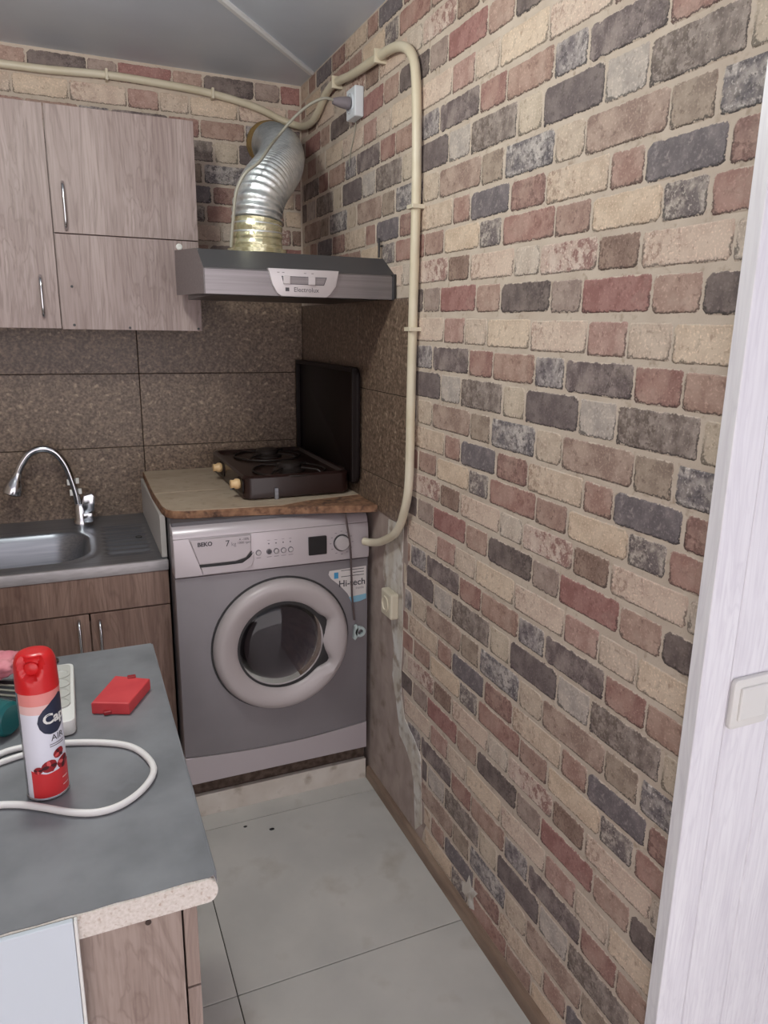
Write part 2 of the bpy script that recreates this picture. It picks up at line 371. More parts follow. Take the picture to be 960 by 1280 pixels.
def brick_mat(code, w, h, rim):
    c1, c2, c3 = BC[code]
    m = bpy.data.materials.new('brick_print'); m.use_nodes = True
    nt = m.node_tree; b = nt.nodes['Principled BSDF']; b.inputs['Roughness'].default_value = 0.7; L = nt.links.new
    def nd(t, **k):
        n = nt.nodes.new('ShaderNode'+t)
        for q, v in k.items(): setattr(n, q, v)
        return n
    def mth(op, a, bb=None, c=None, clamp=False):
        n = nd('Math', operation=op); n.use_clamp = clamp
        for i, v in enumerate((a, bb, c)):
            if v is None: continue
            if isinstance(v, (int, float)): n.inputs[i].default_value = v
            else: L(v, n.inputs[i])
        return n.outputs[0]
    def noise(scale, detail=5, rough=0.6, off=0.0):
        mp = nd('Mapping'); mp.inputs['Location'].default_value = (off, off*.7, off*1.3); L(tc.outputs['Object'], mp.inputs['Vector'])
        n = nd('TexNoise'); n.inputs['Scale'].default_value = scale; n.inputs['Detail'].default_value = detail; n.inputs['Roughness'].default_value = rough
        L(mp.outputs[0], n.inputs['Vector']); return n.outputs['Fac']
    def mix(f, a, bb):
        n = nd('Mix', data_type='RGBA')
        L(f, n.inputs['Factor'])
        for v, q in ((a, 'A'), (bb, 'B')):
            if isinstance(v, tuple): n.inputs[q].default_value = lin(v)
            else: L(v, n.inputs[q])
        return n.outputs['Result']
    def ss(x, lo, hi):
        n = nd('MapRange', interpolation_type='SMOOTHSTEP'); L(x, n.inputs['Value']); n.inputs['From Min'].default_value = lo; n.inputs['From Max'].default_value = hi
        return n.outputs[0]
    tc = nd('TexCoord'); sep = nd('SeparateXYZ'); L(tc.outputs['Object'], sep.inputs[0])
    o_ = ord(code)*1.37
    big, mid, fine = noise(26, 4, .55, o_), noise(75, 6, .7, o_+3), noise(240, 3, .6, o_+7)
    base = mix(ss(big, .38, .62), c1, c2)
    u = mth('SUBTRACT', sep.outputs[0], sep.outputs[1]); v = sep.outputs[2]
    fleck = mth('ADD', mid, mth('MULTIPLY', u, -LR.get(code, 0)*(-1.0 if code in 'ekaqs' else 1.0)*1.1))
    if code == 'B' or code == 'Z' or code == 'm' or code == 'h' or code == 'W': fleck = mth('ADD', mid, mth('MULTIPLY', u, -1.1))
    elif code in LR: fleck = mth('ADD', mid, mth('MULTIPLY', u, 1.1))
    lo, hi = (.50, .60) if code in 'eBZKVgt' else (.54, .68)
    base = mix(mth('MULTIPLY', ss(fleck, lo, hi), .85), base, c3)
    wash = noise(15, 5, .65, o_+11)
    base = mix(mth('MULTIPLY', ss(wash, .50, .70), .42), base, tuple((x+y)/2 for x, y in zip(c2, MORTAR)))
    streak = noise(52, 7, .75, o_+17)
    base = mix(mth('MULTIPLY', ss(streak, .56, .70), .38), base, tuple(x*.68 for x in c1))
    lite = tuple(min(255, x*1.18+8) for x in c2)
    base = mix(mth('MULTIPLY', ss(fine, .52, .72), .55), base, lite)
    if rim:
        ex = mth('SUBTRACT', w/2, mth('ABSOLUTE', u)); ey = mth('SUBTRACT', h/2, mth('ABSOLUTE', v))
        e = mth('MULTIPLY', mth('DIVIDE', mth('MULTIPLY', mth('MAXIMUM', ex, 0.0), mth('MAXIMUM', ey, 0.0)), mth('ADD', mth('ADD', mth('MAXIMUM', ex, 0.0), mth('MAXIMUM', ey, 0.0)), .0001)), 1.12)
        e = mth('ADD', e, mth('MULTIPLY', mth('SUBTRACT', mid, .5), .016))
        e = mth('ADD', e, mth('MULTIPLY', mth('SUBTRACT', fine, .5), .006))
        # printed shadow line, mostly below and at the ends, then bare mortar at the ragged edge
        ring = mth('MULTIPLY', ss(e, .0050, .0022), mth('MULTIPLY', ss(mth('ADD', mth('MULTIPLY', v, -9.0), big), .30, .60), .85))
        base = mix(ring, base, tuple(x*.52 for x in c1))
        base = mix(ss(e, .0014, .0004), base, MORTAR)
    L(base, b.inputs['Base Color'])
    bp = nd('Bump'); bp.inputs['Strength'].default_value = .25; bp.inputs['Distance'].default_value = .002
    L(mth('ADD', mid, mth('MULTIPLY', fine, .6)), bp.inputs['Height']); L(bp.outputs[0], b.inputs['Normal'])
    return m
MORTAR = (192, 176, 162)
rnd = random.Random(4)
BM_, BS_, OUTL = {}, {}, {}
for row in ROWS:
    for code, a, b in row[2]:
        w, h = b-a+.004, row[1]+.005
        mm = brick_mat(code, w, h, True); BM_[code] = (mm, mm)
        BS_[code] = (mat('brick_print_far', BC[code][0], BC[code][1], (30, 30, 30), rough=.72, c3=BC[code][2], s3=40, t3=(.55, .7)), M['mortar'])
        pts = []
        rc = 0.004 + rnd.random()*0.005
        def side(x0, y0, x1, y1, k):
            for i in range(1, k):
                t = i/k; pts.append((x0+(x1-x0)*t + rnd.uniform(-.0008, .0008), y0+(y1-y0)*t + rnd.uniform(-.0012, .0012)))
        X, Y = w/2, h/2
        ks = 4 if w > 0.12 else 3
        crn = [(-X+rc*rnd.uniform(.4, 1.4), -Y), (X-rc*rnd.uniform(.4, 1.4), -Y), (X, -Y+rc*rnd.uniform(.4, 1.3)), (X, Y-rc*rnd.uniform(.4, 1.3)), (X-rc*rnd.uniform(.4, 1.4), Y), (-X+rc*rnd.uniform(.4, 1.4), Y), (-X, Y-rc*rnd.uniform(.4, 1.3)), (-X, -Y+rc*rnd.uniform(.4, 1.3))]
        for i in range(8):
            p, q = crn[i], crn[(i+1) % 8]; pts.append(p)
            if i % 2 == 0: side(*p, *q, ks if i in (0, 4) else 2)
        OUTL[code] = pts

def clip(poly, nx, ny, d):
    """keep nx*u+ny*v <= d"""
    out = []
    for i in range(len(poly)):
        p, q = poly[i], poly[(i+1) % len(poly)]; a = nx*p[0]+ny*p[1]-d; b = nx*q[0]+ny*q[1]-d
        if a <= 0: out.append(p)
        if (a < 0 < b) or (b < 0 < a):
            t = a/(a-b); out.append((p[0]+(q[0]-p[0])*t, p[1]+(q[1]-p[1])*t))
    return out

def brick_geo(bm, poly, to3, off=(0, 0)):
    cx = sum(p[0] for p in poly)/len(poly); cy = sum(p[1] for p in poly)/len(poly)
    A, B = [], []
    for u, v in poly:
        du, dv = cx-u, cy-v; L = math.hypot(du, dv) or 1
        k = min(0.0030, L*0.4)
        # inset mostly across the nearest side
        A.append(bm.verts.new(to3(u+off[0], v+off[1], 0.0)))
        B.append(bm.verts.new(to3(u+du/L*k+off[0], v+(1 if dv > 0 else -1)*min(k, abs(dv)*.5)*.8+off[1], 0.0014)))
    n = len(poly)
    f = bm.faces.new(B); f.material_index = 0
    for i in range(n):
        g = bm.faces.new((A[i], A[(i+1) % n], B[(i+1) % n], B[i])); g.material_index = 1
    return f

def area2(p): return abs(sum(p[i][0]*p[(i+1) % len(p)][1]-p[(i+1) % len(p)][0]*p[i][1] for i in range(len(p))))/2

def plaster_edge(z):          # where the wallpaper stops towards the corner, by height
    K = [(0.0, 1.62), (0.10, 1.63), (0.22, 1.64), (0.31, 1.67), (0.36, 1.76), (0.42, 1.795), (0.70, 1.80), (0.97, 1.785)]
    if z >= 0.97: return 1.785 if z < 1.586 else 9
    for (a, ya), (b, yb) in zip(K, K[1:]):
        if a <= z <= b: return ya+(yb-ya)*(z-a)/(b-a)
    return K[0][1]

cand = []     # (pixel size, wall, code, centre u, centre v, polygon or None when whole)
def add_bricks(wall, umin, umax, vmin, vmax, shift_u, shift_v, keep):
    for zc, h, row in ROWS:
        for code, a, b in row:
            for i in range(-3, 6):
                for j in range(-3, 3):
                    yc = (a+b)/2 + i*REP_Y; v = zc + j*REP_Z + shift_v
                    if wall == 'R':
                        v += 0.02*min(max(yc-1.41, -1), 0.25); u = -yc
                    else: u = -yc + shift_u
                    poly = [(p[0]+u, p[1]+v) for p in OUTL[code]]; full = poly
                    poly = clip(poly, 1, 0, umax); poly = clip(poly, -1, 0, -umin) if poly else poly
                    poly = clip(poly, 0, 1, vmax) if poly else poly; poly = clip(poly, 0, -1, -vmin) if poly else poly
                    if poly: poly = keep(poly, u, v)
                    if not poly or len(poly) < 4 or area2(poly) < 0.00022: continue
                    whole = len(poly) == len(full) and all(abs(p[0]-q[0])+abs(p[1]-q[1]) < 1e-7 for p, q in zip(poly, full))
                    cand.append([wall, code, u, v, None if whole else poly, poly])
def keepR(poly, u, v):
    e = plaster_edge(v)
    if e < 5:
        e2 = e + 0.012*math.sin(v*41)*(1 if v < 0.95 else 0)
        poly = clip(poly, -1, 0, e2)
    elif v < 1.64:             # row that straddles the top of the tiles
        if min(p[1] for p in poly) < 1.59 and u < -1.785: poly = clip(poly, 0, -1, -1.592)
    return poly
def keepB(poly, u, v):
    if v < 2.06 and u < 0.33: return []
    return clip(poly, 0, -1, -1.60) if poly else poly
add_bricks('R', -YB+.006, -YF-.002, 0.046, ZC-.004, 0, 0, keepR)
kx = 0.575 + 1.284                     # a landmark brick of the print on the back wall fixes the phase there
add_bricks('B', -0.75, XR-.006, 1.60, ZC-.004, kx, 2.021-1.290-REP_Z, keepB)
TO3 = {'R': lambda u, v, h: (XR-h, -u, v), 'B': lambda u, v, h: (u, YB-h, v)}
for c in cand:
    ps = [project(TO3[c[0]](p[0], p[1], 0)) for p in c[5]]
    ins = any(0 <= x <= 960 and 0 <= y <= 1280 for x, y in ps)
    c.append(area2(ps) if ins else 0.0)
SH = {}
for wall, par in (('R', WR), ('B', WB)):
    L = sorted([c for c in cand if c[0] == wall], key=lambda c: -c[6])
    rest = []
    for k, (w_, code, u, v, poly, full, px) in enumerate(L):
        if px < 40 or k >= 298: rest.append((code, full)); continue
        to3 = TO3[wall]
        if poly is None:
            key = (wall, code)
            if key not in SH:
                bm = nb(); brick_geo(bm, OUTL[code], to3)
                for vv in bm.verts: vv.co -= Vector(to3(0, 0, 0))
                me = bpy.data.meshes.new('brick'); bmesh.ops.recalc_face_normals(bm, faces=bm.faces[:])
                if bm.faces[0].normal.dot(Vector(to3(0, 0, 1))-Vector(to3(0, 0, 0))) < 0: bmesh.ops.reverse_faces(bm, faces=bm.faces[:])
                bm.to_mesh(me); bm.free()
                me.materials.append(BM_[code][0]); me.materials.append(BM_[code][1]); SH[key] = me
            me = SH[key]; loc = Vector(to3(u, v, 0))
        else:
            bm = nb(); brick_geo(bm, [(p[0]-u, p[1]-v) for p in poly], to3)
            for vv in bm.verts: vv.co -= Vector(to3(0, 0, 0))
            me = bpy.data.meshes.new('brick'); bmesh.ops.recalc_face_normals(bm, faces=bm.faces[:])
            if bm.faces[0].normal.dot(Vector(to3(0, 0, 1))-Vector(to3(0, 0, 0))) < 0: bmesh.ops.reverse_faces(bm, faces=bm.faces[:])
            bm.to_mesh(me); bm.free(); me.materials.append(BM_[code][0]); me.materials.append(BM_[code][1]); loc = Vector(to3(u, v, 0))
        ob = bpy.data.objects.new('brick', me); C.objects.link(ob); ob.parent = par; ob.location = loc - BASE[par]
    if rest:
        bm = nb(); codes = sorted({r[0] for r in rest}); 
        for code, full in rest:
            n0 = len(bm.faces); brick_geo(bm, full, TO3[wall]); bm.faces.ensure_lookup_table()
            for f in bm.faces[n0:]: f.material_index += 2*codes.index(code)
        ob = obj('small_bricks', bm, None, par, mats=[m for c in codes for m in BS_[c]]); ob['kind'] = 'stuff'

# ---- bare plaster, putty streak and brown stone tiles
bm = nb(); rp = random.Random(2)
pl = [(YB-.02, 0.0), (1.62, 0.0)]
for i in range(1, 24):
    z = i*0.97/24; pl.append((plaster_edge(z)+rp.uniform(-.008, .008)+0.012*math.sin(z*41)-0.004, z))
pl += [(1.785, 0.962), (YB-.02, 0.962)]
obj('bare_plaster', prism(bm, pl, 'x', XR-.0012, XR+.002), 'plaster', WR)
st = [(1.86, .96), (1.81, .955), (1.805, .90), (1.81, .80), (1.80, .73), (1.80, .62), (1.81, .52), (1.80, .44), (1.775, .37), (1.70, .34), (1.655, .31), (1.645, .22), (1.64, .10), (1.675, .05), (1.685, .13), (1.695, .20), (1.715, .25), (1.755, .28), (1.80, .30), (1.815, .34), (1.83, .40), (1.86, .47), (1.865, .58), (1.885, .66), (1.91, .70), (1.95, .77), (1.945, .84), (1.92, .90), (1.91, .955)]
st = [(a+rp.uniform(-.006, .006), b) for a, b in st]
obj('putty_streak', prism(nb(), st, 'x', XR-.0028, XR), 'putty', WR)
tp = [(1.395, .098), (1.372, .112), (1.362, .142), (1.348, .116), (1.318, .122), (1.338, .092), (1.330, .062), (1.352, .050), (1.368, .070), (1.392, .068)]
obj('torn_patch', prism(nb(), tp, 'x', XR-.0024, XR), 'putty', WR)
T = 0.008
obj('tile_bed', box(XR-T+.002, XR, 1.788, YB, 0.966, 1.586), 'stone_joint', WR)
for z0, z1 in ((0.965, 1.072), (1.072, 1.326), (1.326, 1.586)):
    for y0, y1 in ((1.785, 2.16), (2.16, YB-T)):
        obj('stone_tile', box(XR-T, XR-.001, y0+.001, y1-.001, z0+.001, z1-.001, bev=0.0008, seg=1), 'stone_tile', WR)
obj('tile_bed', box(-0.98, XR-T, YB-T+.002, YB, 0.80, 1.60), 'stone_joint', WB)
for z0, z1 in ((0.82, 1.079), (1.079, 1.339), (1.339, 1.60)):
    for x0, x1 in ((-0.97, -0.37), (-0.37, 0.232), (0.232, XR-T)):
        obj('stone_tile', box(x0+.0015, x1-.0015, YB-T, YB-.001, z0+.0012, z1-.0012, bev=0.0008, seg=1), 'stone_tile', WB)
struct(obj('baseboard_right', prism(nb(), [(XR, 0), (XR-.013, 0), (XR-.013, 0.036), (XR-.008, 0.045), (XR, 0.045)], 'y', YF, 2.047), 'skirt'), 'low brown skirting along the brick wall', 'skirting')

# ------------------------------------------------------------------ washing machine and its platform
t = thing('appliance_platform', (0.545, 2.35, 0), 'low platform with dirty white front board under the washing machine', 'platform')
obj('front_board', box(0.245, 0.832, 2.048, 2.064, 0.0, 0.074, bev=0.001), 'plinthw', t)
bm = nb(); bx(bm, 0.245, 0.834, 2.068, 2.70, 0.0, 0.122, bev=0.004); obj('slab', bm, 'rough_slab', t)

MX0, MX1, MY, MZ0, MZ1 = 0.232, 0.826, 2.032, 0.130, 0.960
t = thing('washing_machine', (0.529, 2.33, 0.122), 'grey front-loading washing machine with silver round door under the stove board', 'washing machine'); WM = t
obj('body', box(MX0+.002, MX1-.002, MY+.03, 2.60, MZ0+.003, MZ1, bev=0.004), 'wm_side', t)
bm = nb(); prism(bm, [(MX1, 0.802), (MX0, 0.802)] + [(MX0+(MX1-MX0)*i/14, 0.2275-0.017*math.sin(PI*i/14)) for i in range(15)], 'y', MY, MY+.031, bev=0.003)
fp = obj('front_panel', bm, 'wm_grey', t, smooth=40)
# kick panel with a bowed top edge
pl = [(MX0, 0.131), (MX1, 0.131)] + [(MX1+(MX0-MX1)*i/14, 0.2255-0.017*math.sin(PI*i/14)) for i in range(15)]
obj('kick_panel', prism(nb(), pl, 'y', MY-.003, MY+.031, bev=0.002), 'wm_panel', t)
for x in (MX0+.06, MX1-.06):
    for y in (MY+.08, 2.54): obj('foot', lathe(nb(), [(0, .122), (.02, .122), (.02, .128), (.012, .133), (0, .133)], (x, y, 0), n=12), 'rubber', t)
# control panel: face leaning back a little, curved top
prof = [(MY, 0.804), (MY-.008, 0.808), (MY-.008, 0.83), (MY-.002, 0.905), (MY+.002, 0.9175), (MY+.060, 0.9175), (MY+.060, 0.804)]
cp = obj('control_panel', prism(nb(), prof, 'x', MX0, MX1, bev=0.003), 'wm_panel', t, smooth=35)
obj('lid', prism(nb(), [(MY+.004, 0.9185), (MY+.008, 0.934), (MY+.022, 0.947), (MY+.050, 0.953), (MY+.060, 0.953), (MY+.060, 0.9185)], 'x', MX0, MX1, bev=0.003), 'wm_panel', t, smooth=35)
def face_y(z): return MY-.008 + 0.006*max(0, z-.83)/.075
def onpanel(u0, z0, k=1.0, off=0.0012):
    return lambda u, v, w: (u0+u, face_y(z0+v)-off-w*0.3, z0+v)
# soap drawer
pl = [(0.276, 0.9165), (0.300, 0.842), (0.405, 0.842), (0.435, 0.850), (0.450, 0.868), (0.452, 0.9165), (0.36, 0.9165)]
dr = obj('soap_drawer', prism(nb(), pl, 'y', MY-.016, MY+.005, bev=0.003), 'wm_panel', t)
pl = [(0.300, 0.841), (0.305, 0.826), (0.425, 0.826), (0.454, 0.842), (0.4535, 0.866), (0.436, 0.8485), (0.405, 0.841)]
obj('drawer_grip', prism(nb(), pl, 'y', MY-.0095, MY+.005, bev=0.001), 'black', dr)
pl = [(0.305, 0.832), (0.309, 0.810), (0.425, 0.810), (0.452, 0.822), (0.460, 0.842), (0.458, 0.862), (0.447, 0.846), (0.425, 0.832)]
obj('drawer_lip', prism(nb(), pl, 'y', MY-.013, MY+.005, bev=0.002), 'wm_panel', dr)
pl_ = lambda u0, z0: (lambda u, v, w: (u0+u, MY-.0163-w*.3, z0+v))
obj('brand_print', text_bm('BEKO', 0.0165, pl_(0.318, 0.902), bold=0.0007), 'ink', dr)
obj('load_print', text_bm('7', 0.026, pl_(0.382, 0.898)), 'ink', dr)
obj('load_print', text_bm('kg', 0.016, pl_(0.400, 0.895)), 'ink_lt', dr)
obj('rating_print', text_bm('A -10%\n1000 rpm', 0.010, pl_(0.430, 0.902)), 'ink', dr)
for i, x in enumerate((0.474, 0.506, 0.528, 0.550, 0.572)):
    b_ = obj('button', lathe(nb(), [(0.0085, 0.006), (0.0085, -0.002), (0.007, -0.004), (0, -0.004)], (x, face_y(.858), 0.858), 'y', n=18), 'ink_lt', t)
    obj('button_face', lathe(nb(), [(0.0062, -0.003), (0.0062, -0.0048), (0, -0.0052)], (x, face_y(.858), 0.858), 'y', n=16), 'silver' if i != 1 else 'ink', b_)
    if i: obj('indicator', lathe(nb(), [(0.002, 0.003), (0.002, -0.001), (0, -0.0012)], (x, face_y(.882), 0.882), 'y', n=8), 'ink', t)
    if i: obj('indicator_mark', box(x-.004, x+.004, face_y(.892)-.0008, face_y(.892)+.002, .8915, .8925), 'ink_lt', t)
    obj('button_mark', box(x-.007, x+.007, face_y(.842)-.0008, face_y(.842)+.002, .8415, .8428), 'ink_lt', t)
dm = thing_disp = obj('display', prism(nb(), rrect(.628, .686, .832, .890, .003, 3), 'y', face_y(.86)-.004, face_y(.86)+.004, bev=0.001), 'black', t)
kb = obj('program_knob', lathe(nb(), [(.0235, .004), (.0235, -.008), (.021, -.012), (0.0, -.013)], (.735, face_y(.862), .862), 'y', n=28), 'silver', t, smooth=35)
obj('knob_ring', lathe(nb(), [(.0265, .004), (.0265, -.004), (.0240, -.005), (.0240, .004)], (.735, face_y(.862), .862), 'y', n=28), 'rubber', t)
for i in range(12):
    a = 2*PI*i/12; x, z = .735+.036*math.cos(a), .862+.036*math.sin(a)
    obj('program_mark', box(x-.003, x+.003, face_y(z)-.0008, face_y(z)+.002, z-.0008, z+.0008), 'ink_lt', t)
# rating sticker
pl = [(.820, .776), (.820, .668), (.800, .662), (.772, .660), (.757, .690), (.730, .722), (.703, .745), (.694, .760), (.697, .772)]
stk = obj('sticker', prism(nb(), pl, 'y', MY-.0012, MY+.001), 'sticker', t)
obj('sticker_band', prism(nb(), [(.820, .683), (.820, .666), (.800, .660), (.771, .658), (.762, .678)], 'y', MY-.0018, MY), 'blue_l', stk)
obj('sticker_print', text_bm('Hi-tech', 0.030, lambda u, v, w: (.772+u, MY-.0014-w*.3, .725+v), bold=0.0005), 'ink', stk)
obj('sticker_print', text_bm('inside', 0.012, lambda u, v, w: (.798+u, MY-.0014-w*.3, .706+v)), 'ink_lt', stk)
obj('sticker_mark', prism(nb(), [(.712, .765), (.726, .765), (.726, .745), (.712, .745)], 'y', MY-.0018, MY), 'blue', stk)
for z in (.768, .758, .748): obj('sticker_line', box(.735 if z != .758 else .775, .812, MY-.0017, MY, z, z+.002), 'ink', stk)
# door: ring with a handle lobe on its right, gasket, drum bowl, glass
DC = Vector((0.541, 0, 0.557)); RO = 0.212
def rin(th):
    d = math.degrees(th) % 360; d = d-360 if d > 180 else d
    r = 0.142
    r += 0.016*math.exp(-((d-24)/9)**2) - 0.012*math.exp(-((d+2)/16)**2) + 0.030*math.exp(-((d+28)/9)**2)
    return r
N = 96
bm = nb(); rings = []
for j in range(N):
    th = 2*PI*j/N; ri = rin(th); c_, s_ = math.cos(th), math.sin(th)
    pr = [(RO, MY+.002), (RO, MY-.012), (RO-.004, MY-.024), (RO-.012, MY-.033), (RO-.022, MY-.036), ((RO+ri)/2, MY-.034), (ri+.012, MY-.029), (ri+.002, MY-.022), (ri-.003, MY-.010), (ri-.002, MY+.002)]
    rings.append([bm.verts.new((DC.x+r*c_, y, DC.z+r*s_)) for r, y in pr])
for j in range(N):
    a, b = rings[j], rings[(j+1) % N]
    for k in range(len(a)-1): bm.faces.new((a[k], a[k+1], b[k+1], b[k]))
dn = obj('door_ring', bm, 'wm_ring', t, smooth=50)
obj('door_gap', lathe(nb(), [(RO+.006, MY+.002), (RO+.006, MY-.003), (RO-.004, MY-.003)], (DC.x, 0, DC.z), 'y', n=64), 'rubber', dn)
obj('gasket', lathe(nb(), [(.172, MY-.006), (.135, MY-.018), (.124, MY-.014), (.118, MY-.004), (.116, MY+.001)], (DC.x, 0, DC.z), 'y', n=64), 'rubber', dn, smooth=60)
obj('drum', lathe(nb(), [(.122, MY-.006), (.112, MY-.0035), (.06, MY-.0012), (0, MY-.0010)], (DC.x, 0, DC.z), 'y', n=48), 'drum', dn, smooth=60)
obj('door_glass', lathe(nb(), [(.134, MY-.016), (.122, MY-.024), (.10, MY-.030), (.06, MY-.034), (0, MY-.036)], (DC.x-.004, 0, DC.z), 'y', n=64), 'glass', dn, smooth=80)
# plug clip hanging from a dark cord
t = thing('hanging_cord', (0.765, 2.01, 0.56), 'thin dark cord hanging over the washing machine front with a pale clip', 'cord')
obj('cord', tube(nb(), smooth_pts([(.742, 2.012, .958), (.748, 2.012, .92), (.760, 2.016, .85), (.766, 2.021, .76), (.770, 2.024, .68), (.778, 2.0245, .60)], 6), 0.0032, 8), 'darkcable', t, smooth=60)
bm = nb(); lathe(bm, [(.0175, -.006), (.0175, .006), (.0095, .006), (.0095, -.006), (.0175, -.006)], (.796, 2.020, .560), 'y', n=20)
cl = obj('clip_ring', bm, 'clip', t, smooth=40)
bm = nb(); prism(bm, [(.776, .582), (.784, .585), (.790, .573), (.784, .560), (.786, .545), (.778, .533), (.772, .540), (.776, .560)], 'y', 2.014, 2.026, bev=0.001)
obj('clip_arm', bm, 'clip', t)

# ------------------------------------------------------------------ board over the machine, with the stove
ZB = 0.985
t = thing('stove_board', (0.53, 2.4, 0.962), 'worn wooden board with beige covering laid over the washing machine', 'board')
outer = [(0.222, YB-T-.001), (0.217, 2.40), (0.222, 2.18), (0.228, 2.135), (0.245, 2.110), (0.275, 2.098), (0.45, 2.078), (0.62, 2.040), (XR-T-.002, 1.985), (XR-T-.002, YB-T-.001)]
obj('board', prism(nb(), outer, 'z', 0.9605, ZB-.002, bev=0.0015), 'board_edge', t)
def trim(poly, *pl):
    for p in pl: poly = clip(poly, *p)
    return poly
inn = [(0.225, YB-T-.002), (0.220, 2.40), (0.225, 2.18), (0.232, 2.140), (0.248, 2.115), (0.276, 2.103), (0.45, 2.084), (0.56, 2.075), (0.66, 2.115), (XR-T-.004, 2.14), (XR-T-.004, YB-T-.002)]
obj('covering', prism(nb(), trim(inn, (0.02, 1, 2.364)), 'z', ZB-.002, ZB), 'board_top', t)
obj('covering', prism(nb(), trim(inn, (-0.02, -1, -2.370)), 'z', ZB-.002, ZB+.0008), 'board_top', t)

SX0, SX1, SY0, SY1 = 0.466, 0.812, 2.158, 2.700
t = thing('gas_stove', (0.64, 2.43, ZB), 'brown two-burner camping stove with raised lid on the beige board', 'stove')
def plan(i, r): return rrect(SX0+i, SX1-i, SY0+i, SY1-i, r, 5)
bm = nb(); lev = [(0.0, ZB+.006, .03), (0.0, 1.054, .03), (.006, 1.060, .03), (.016, 1.060, .024), (.022, 1.050, .02)]
R_ = [[bm.verts.new((x, y, z)) for x, y in plan(i, r)] for i, z, r in lev]
for a, b in zip(R_, R_[1:]):
    for j in range(len(a)): bm.faces.new((a[j], a[(j+1) % len(a)], b[(j+1) % len(a)], b[j]))
bm.faces.new(R_[-1]); bm.faces.new(R_[0][::-1])
sb = obj('body', bm, 'stove', t, smooth=40)
for (x, y) in ((0.642, 2.275), (0.642, 2.565)):
    b_ = obj('burner', lathe(nb(), [(.052, 1.050), (.052, 1.056), (.044, 1.060), (.040, 1.064), (.040, 1.072), (.034, 1.078), (0, 1.079)], (x, y, 0), n=28), 'iron', t, smooth=40)
    bm = nb()
    for k in range(4):
        a = PI/4+k*PI/2
        tube(bm, [(x+.118*math.cos(a), y+.118*math.sin(a), 1.054), (x+.105*math.cos(a), y+.105*math.sin(a), 1.062), (x+.045*math.cos(a), y+.045*math.sin(a), 1.064)], .003, 6)
    tube(bm, [(x+.118*math.cos(2*PI*k/28), y+.118*math.sin(2*PI*k/28), 1.054) for k in range(29)], .0035, 6, caps=False)
    obj('pan_support', bm, 'iron', t)
    bz = obj('knob_plate', prism(nb(), rrect(y-.105, y-.035, 1.005, 1.050, .01, 4), 'x', SX0-.003, SX0+.002), 'stove_d', t)
    obj('knob', lathe(nb(), [(.013, 0), (.0165, -.006), (.0165, -.014), (.0125, -.020), (.0135, -.030), (0, -.032)], (SX0-.002, y-.07, 1.032), 'x', n=20), 'knob', t, smooth=40)
obj('latch', box(0.560, 0.572, 2.150, 2.1575, ZB+.0005, ZB+.036, bev=0.001), 'steel', t)
obj('latch', box(SX0-.008, SX0-.0005, 2.33, 2.342, ZB+.0005, ZB+.030, bev=0.001), 'steel', t)
bm = nb(); prism(bm, rrect(2.118, 2.735, 1.020, 1.388, .025, 5), 'x', 0.817, 0.829, bev=0.004)
ld = obj('lid', bm, 'stove_d', t, smooth=40)
bm = nb()
for y0, y1, z0, z1 in ((2.118, 2.735, 1.374, 1.388), (2.118, 2.132, 1.03, 1.38), (2.721, 2.735, 1.03, 1.38)): bx(bm, 0.803, 0.818, y0, y1, z0, z1, bev=.002)
obj('lid_rim', bm, 'stove_d', ld)
for y in (2.25, 2.60): obj('hinge', tube(nb(), [(0.8155, y-.03, 1.052), (0.8155, y+.03, 1.052)], .006, 10), 'iron', t)

# support panel left of the machine, standing on the sink
tag(obj('support_panel', box(0.2135, 0.2295, 2.165, YB-T-.002, 0.8305, 0.9600, bev=0.001), 'spacer'), 'pale grey panel standing on the sink beside the washing machine', 'panel')

# ------------------------------------------------------------------ cooker hood, duct, cables
HX0, HX1 = 0.327, XR-.0015
t = thing('cooker_hood', (0.585, 2.15, 1.58), 'steel cooker hood with slider control panel above the stove', 'cooker hood')
side = [(1.893, 1.583), (1.893, 1.640), (1.899, 1.646), (1.985, 1.697), (2.385, 1.712), (2.385, 1.600), (1.95, 1.585)]
obj('shell', prism(nb(), [(1.915, 1.590), (1.915, 1.652), (1.989, 1.6955), (2.385, 1.7105), (2.385, 1.600)], 'x', HX0+.002, HX1-.002), 'hood_dark', t)
obj('front_fascia', prism(nb(), [(1.893, 1.583), (1.893, 1.642), (1.898, 1.646), (1.916, 1.646), (1.916, 1.583)], 'x', HX0+.001, HX1-.001, bev=0.0015), 'hood_steel', t)
obj('sloped_panel', prism(nb(), [(1.899, 1.6465), (1.985, 1.697), (1.990, 1.694), (1.910, 1.6465)], 'x', HX0+.001, HX1-.001), 'hood_dark', t)
obj('side_panel', prism(nb(), [(1.900, 1.583), (1.900, 1.644), (1.986, 1.698), (2.386, 1.727), (2.386, 1.597)], 'x', HX0, HX0+.003), 'hood_steel', t)
obj('filter', box(HX0+.03, HX1-.03, 1.95, 2.36, 1.583, 1.598), 'black', t)
obj('end_cap', box(HX1-.012, HX1, 1.889, 1.918, 1.581, 1.650, bev=0.003), 'rubber', t)
cpnl = obj('control_plate', prism(nb(), [(0.486, 1.650), (0.676, 1.650), (0.668, 1.612), (0.652, 1.590), (0.640, 1.582), (0.520, 1.582), (0.508, 1.590), (0.496, 1.612)], 'y', 1.884, 1.898, bev=0.002), 'silver', t, smooth=30)
pl = [(0.520, 1.632), (0.642, 1.632), (0.634, 1.612), (0.526, 1.612)]
obj('slider_slot', prism(nb(), pl, 'y', 1.8832, 1.886), 'ink', cpnl)
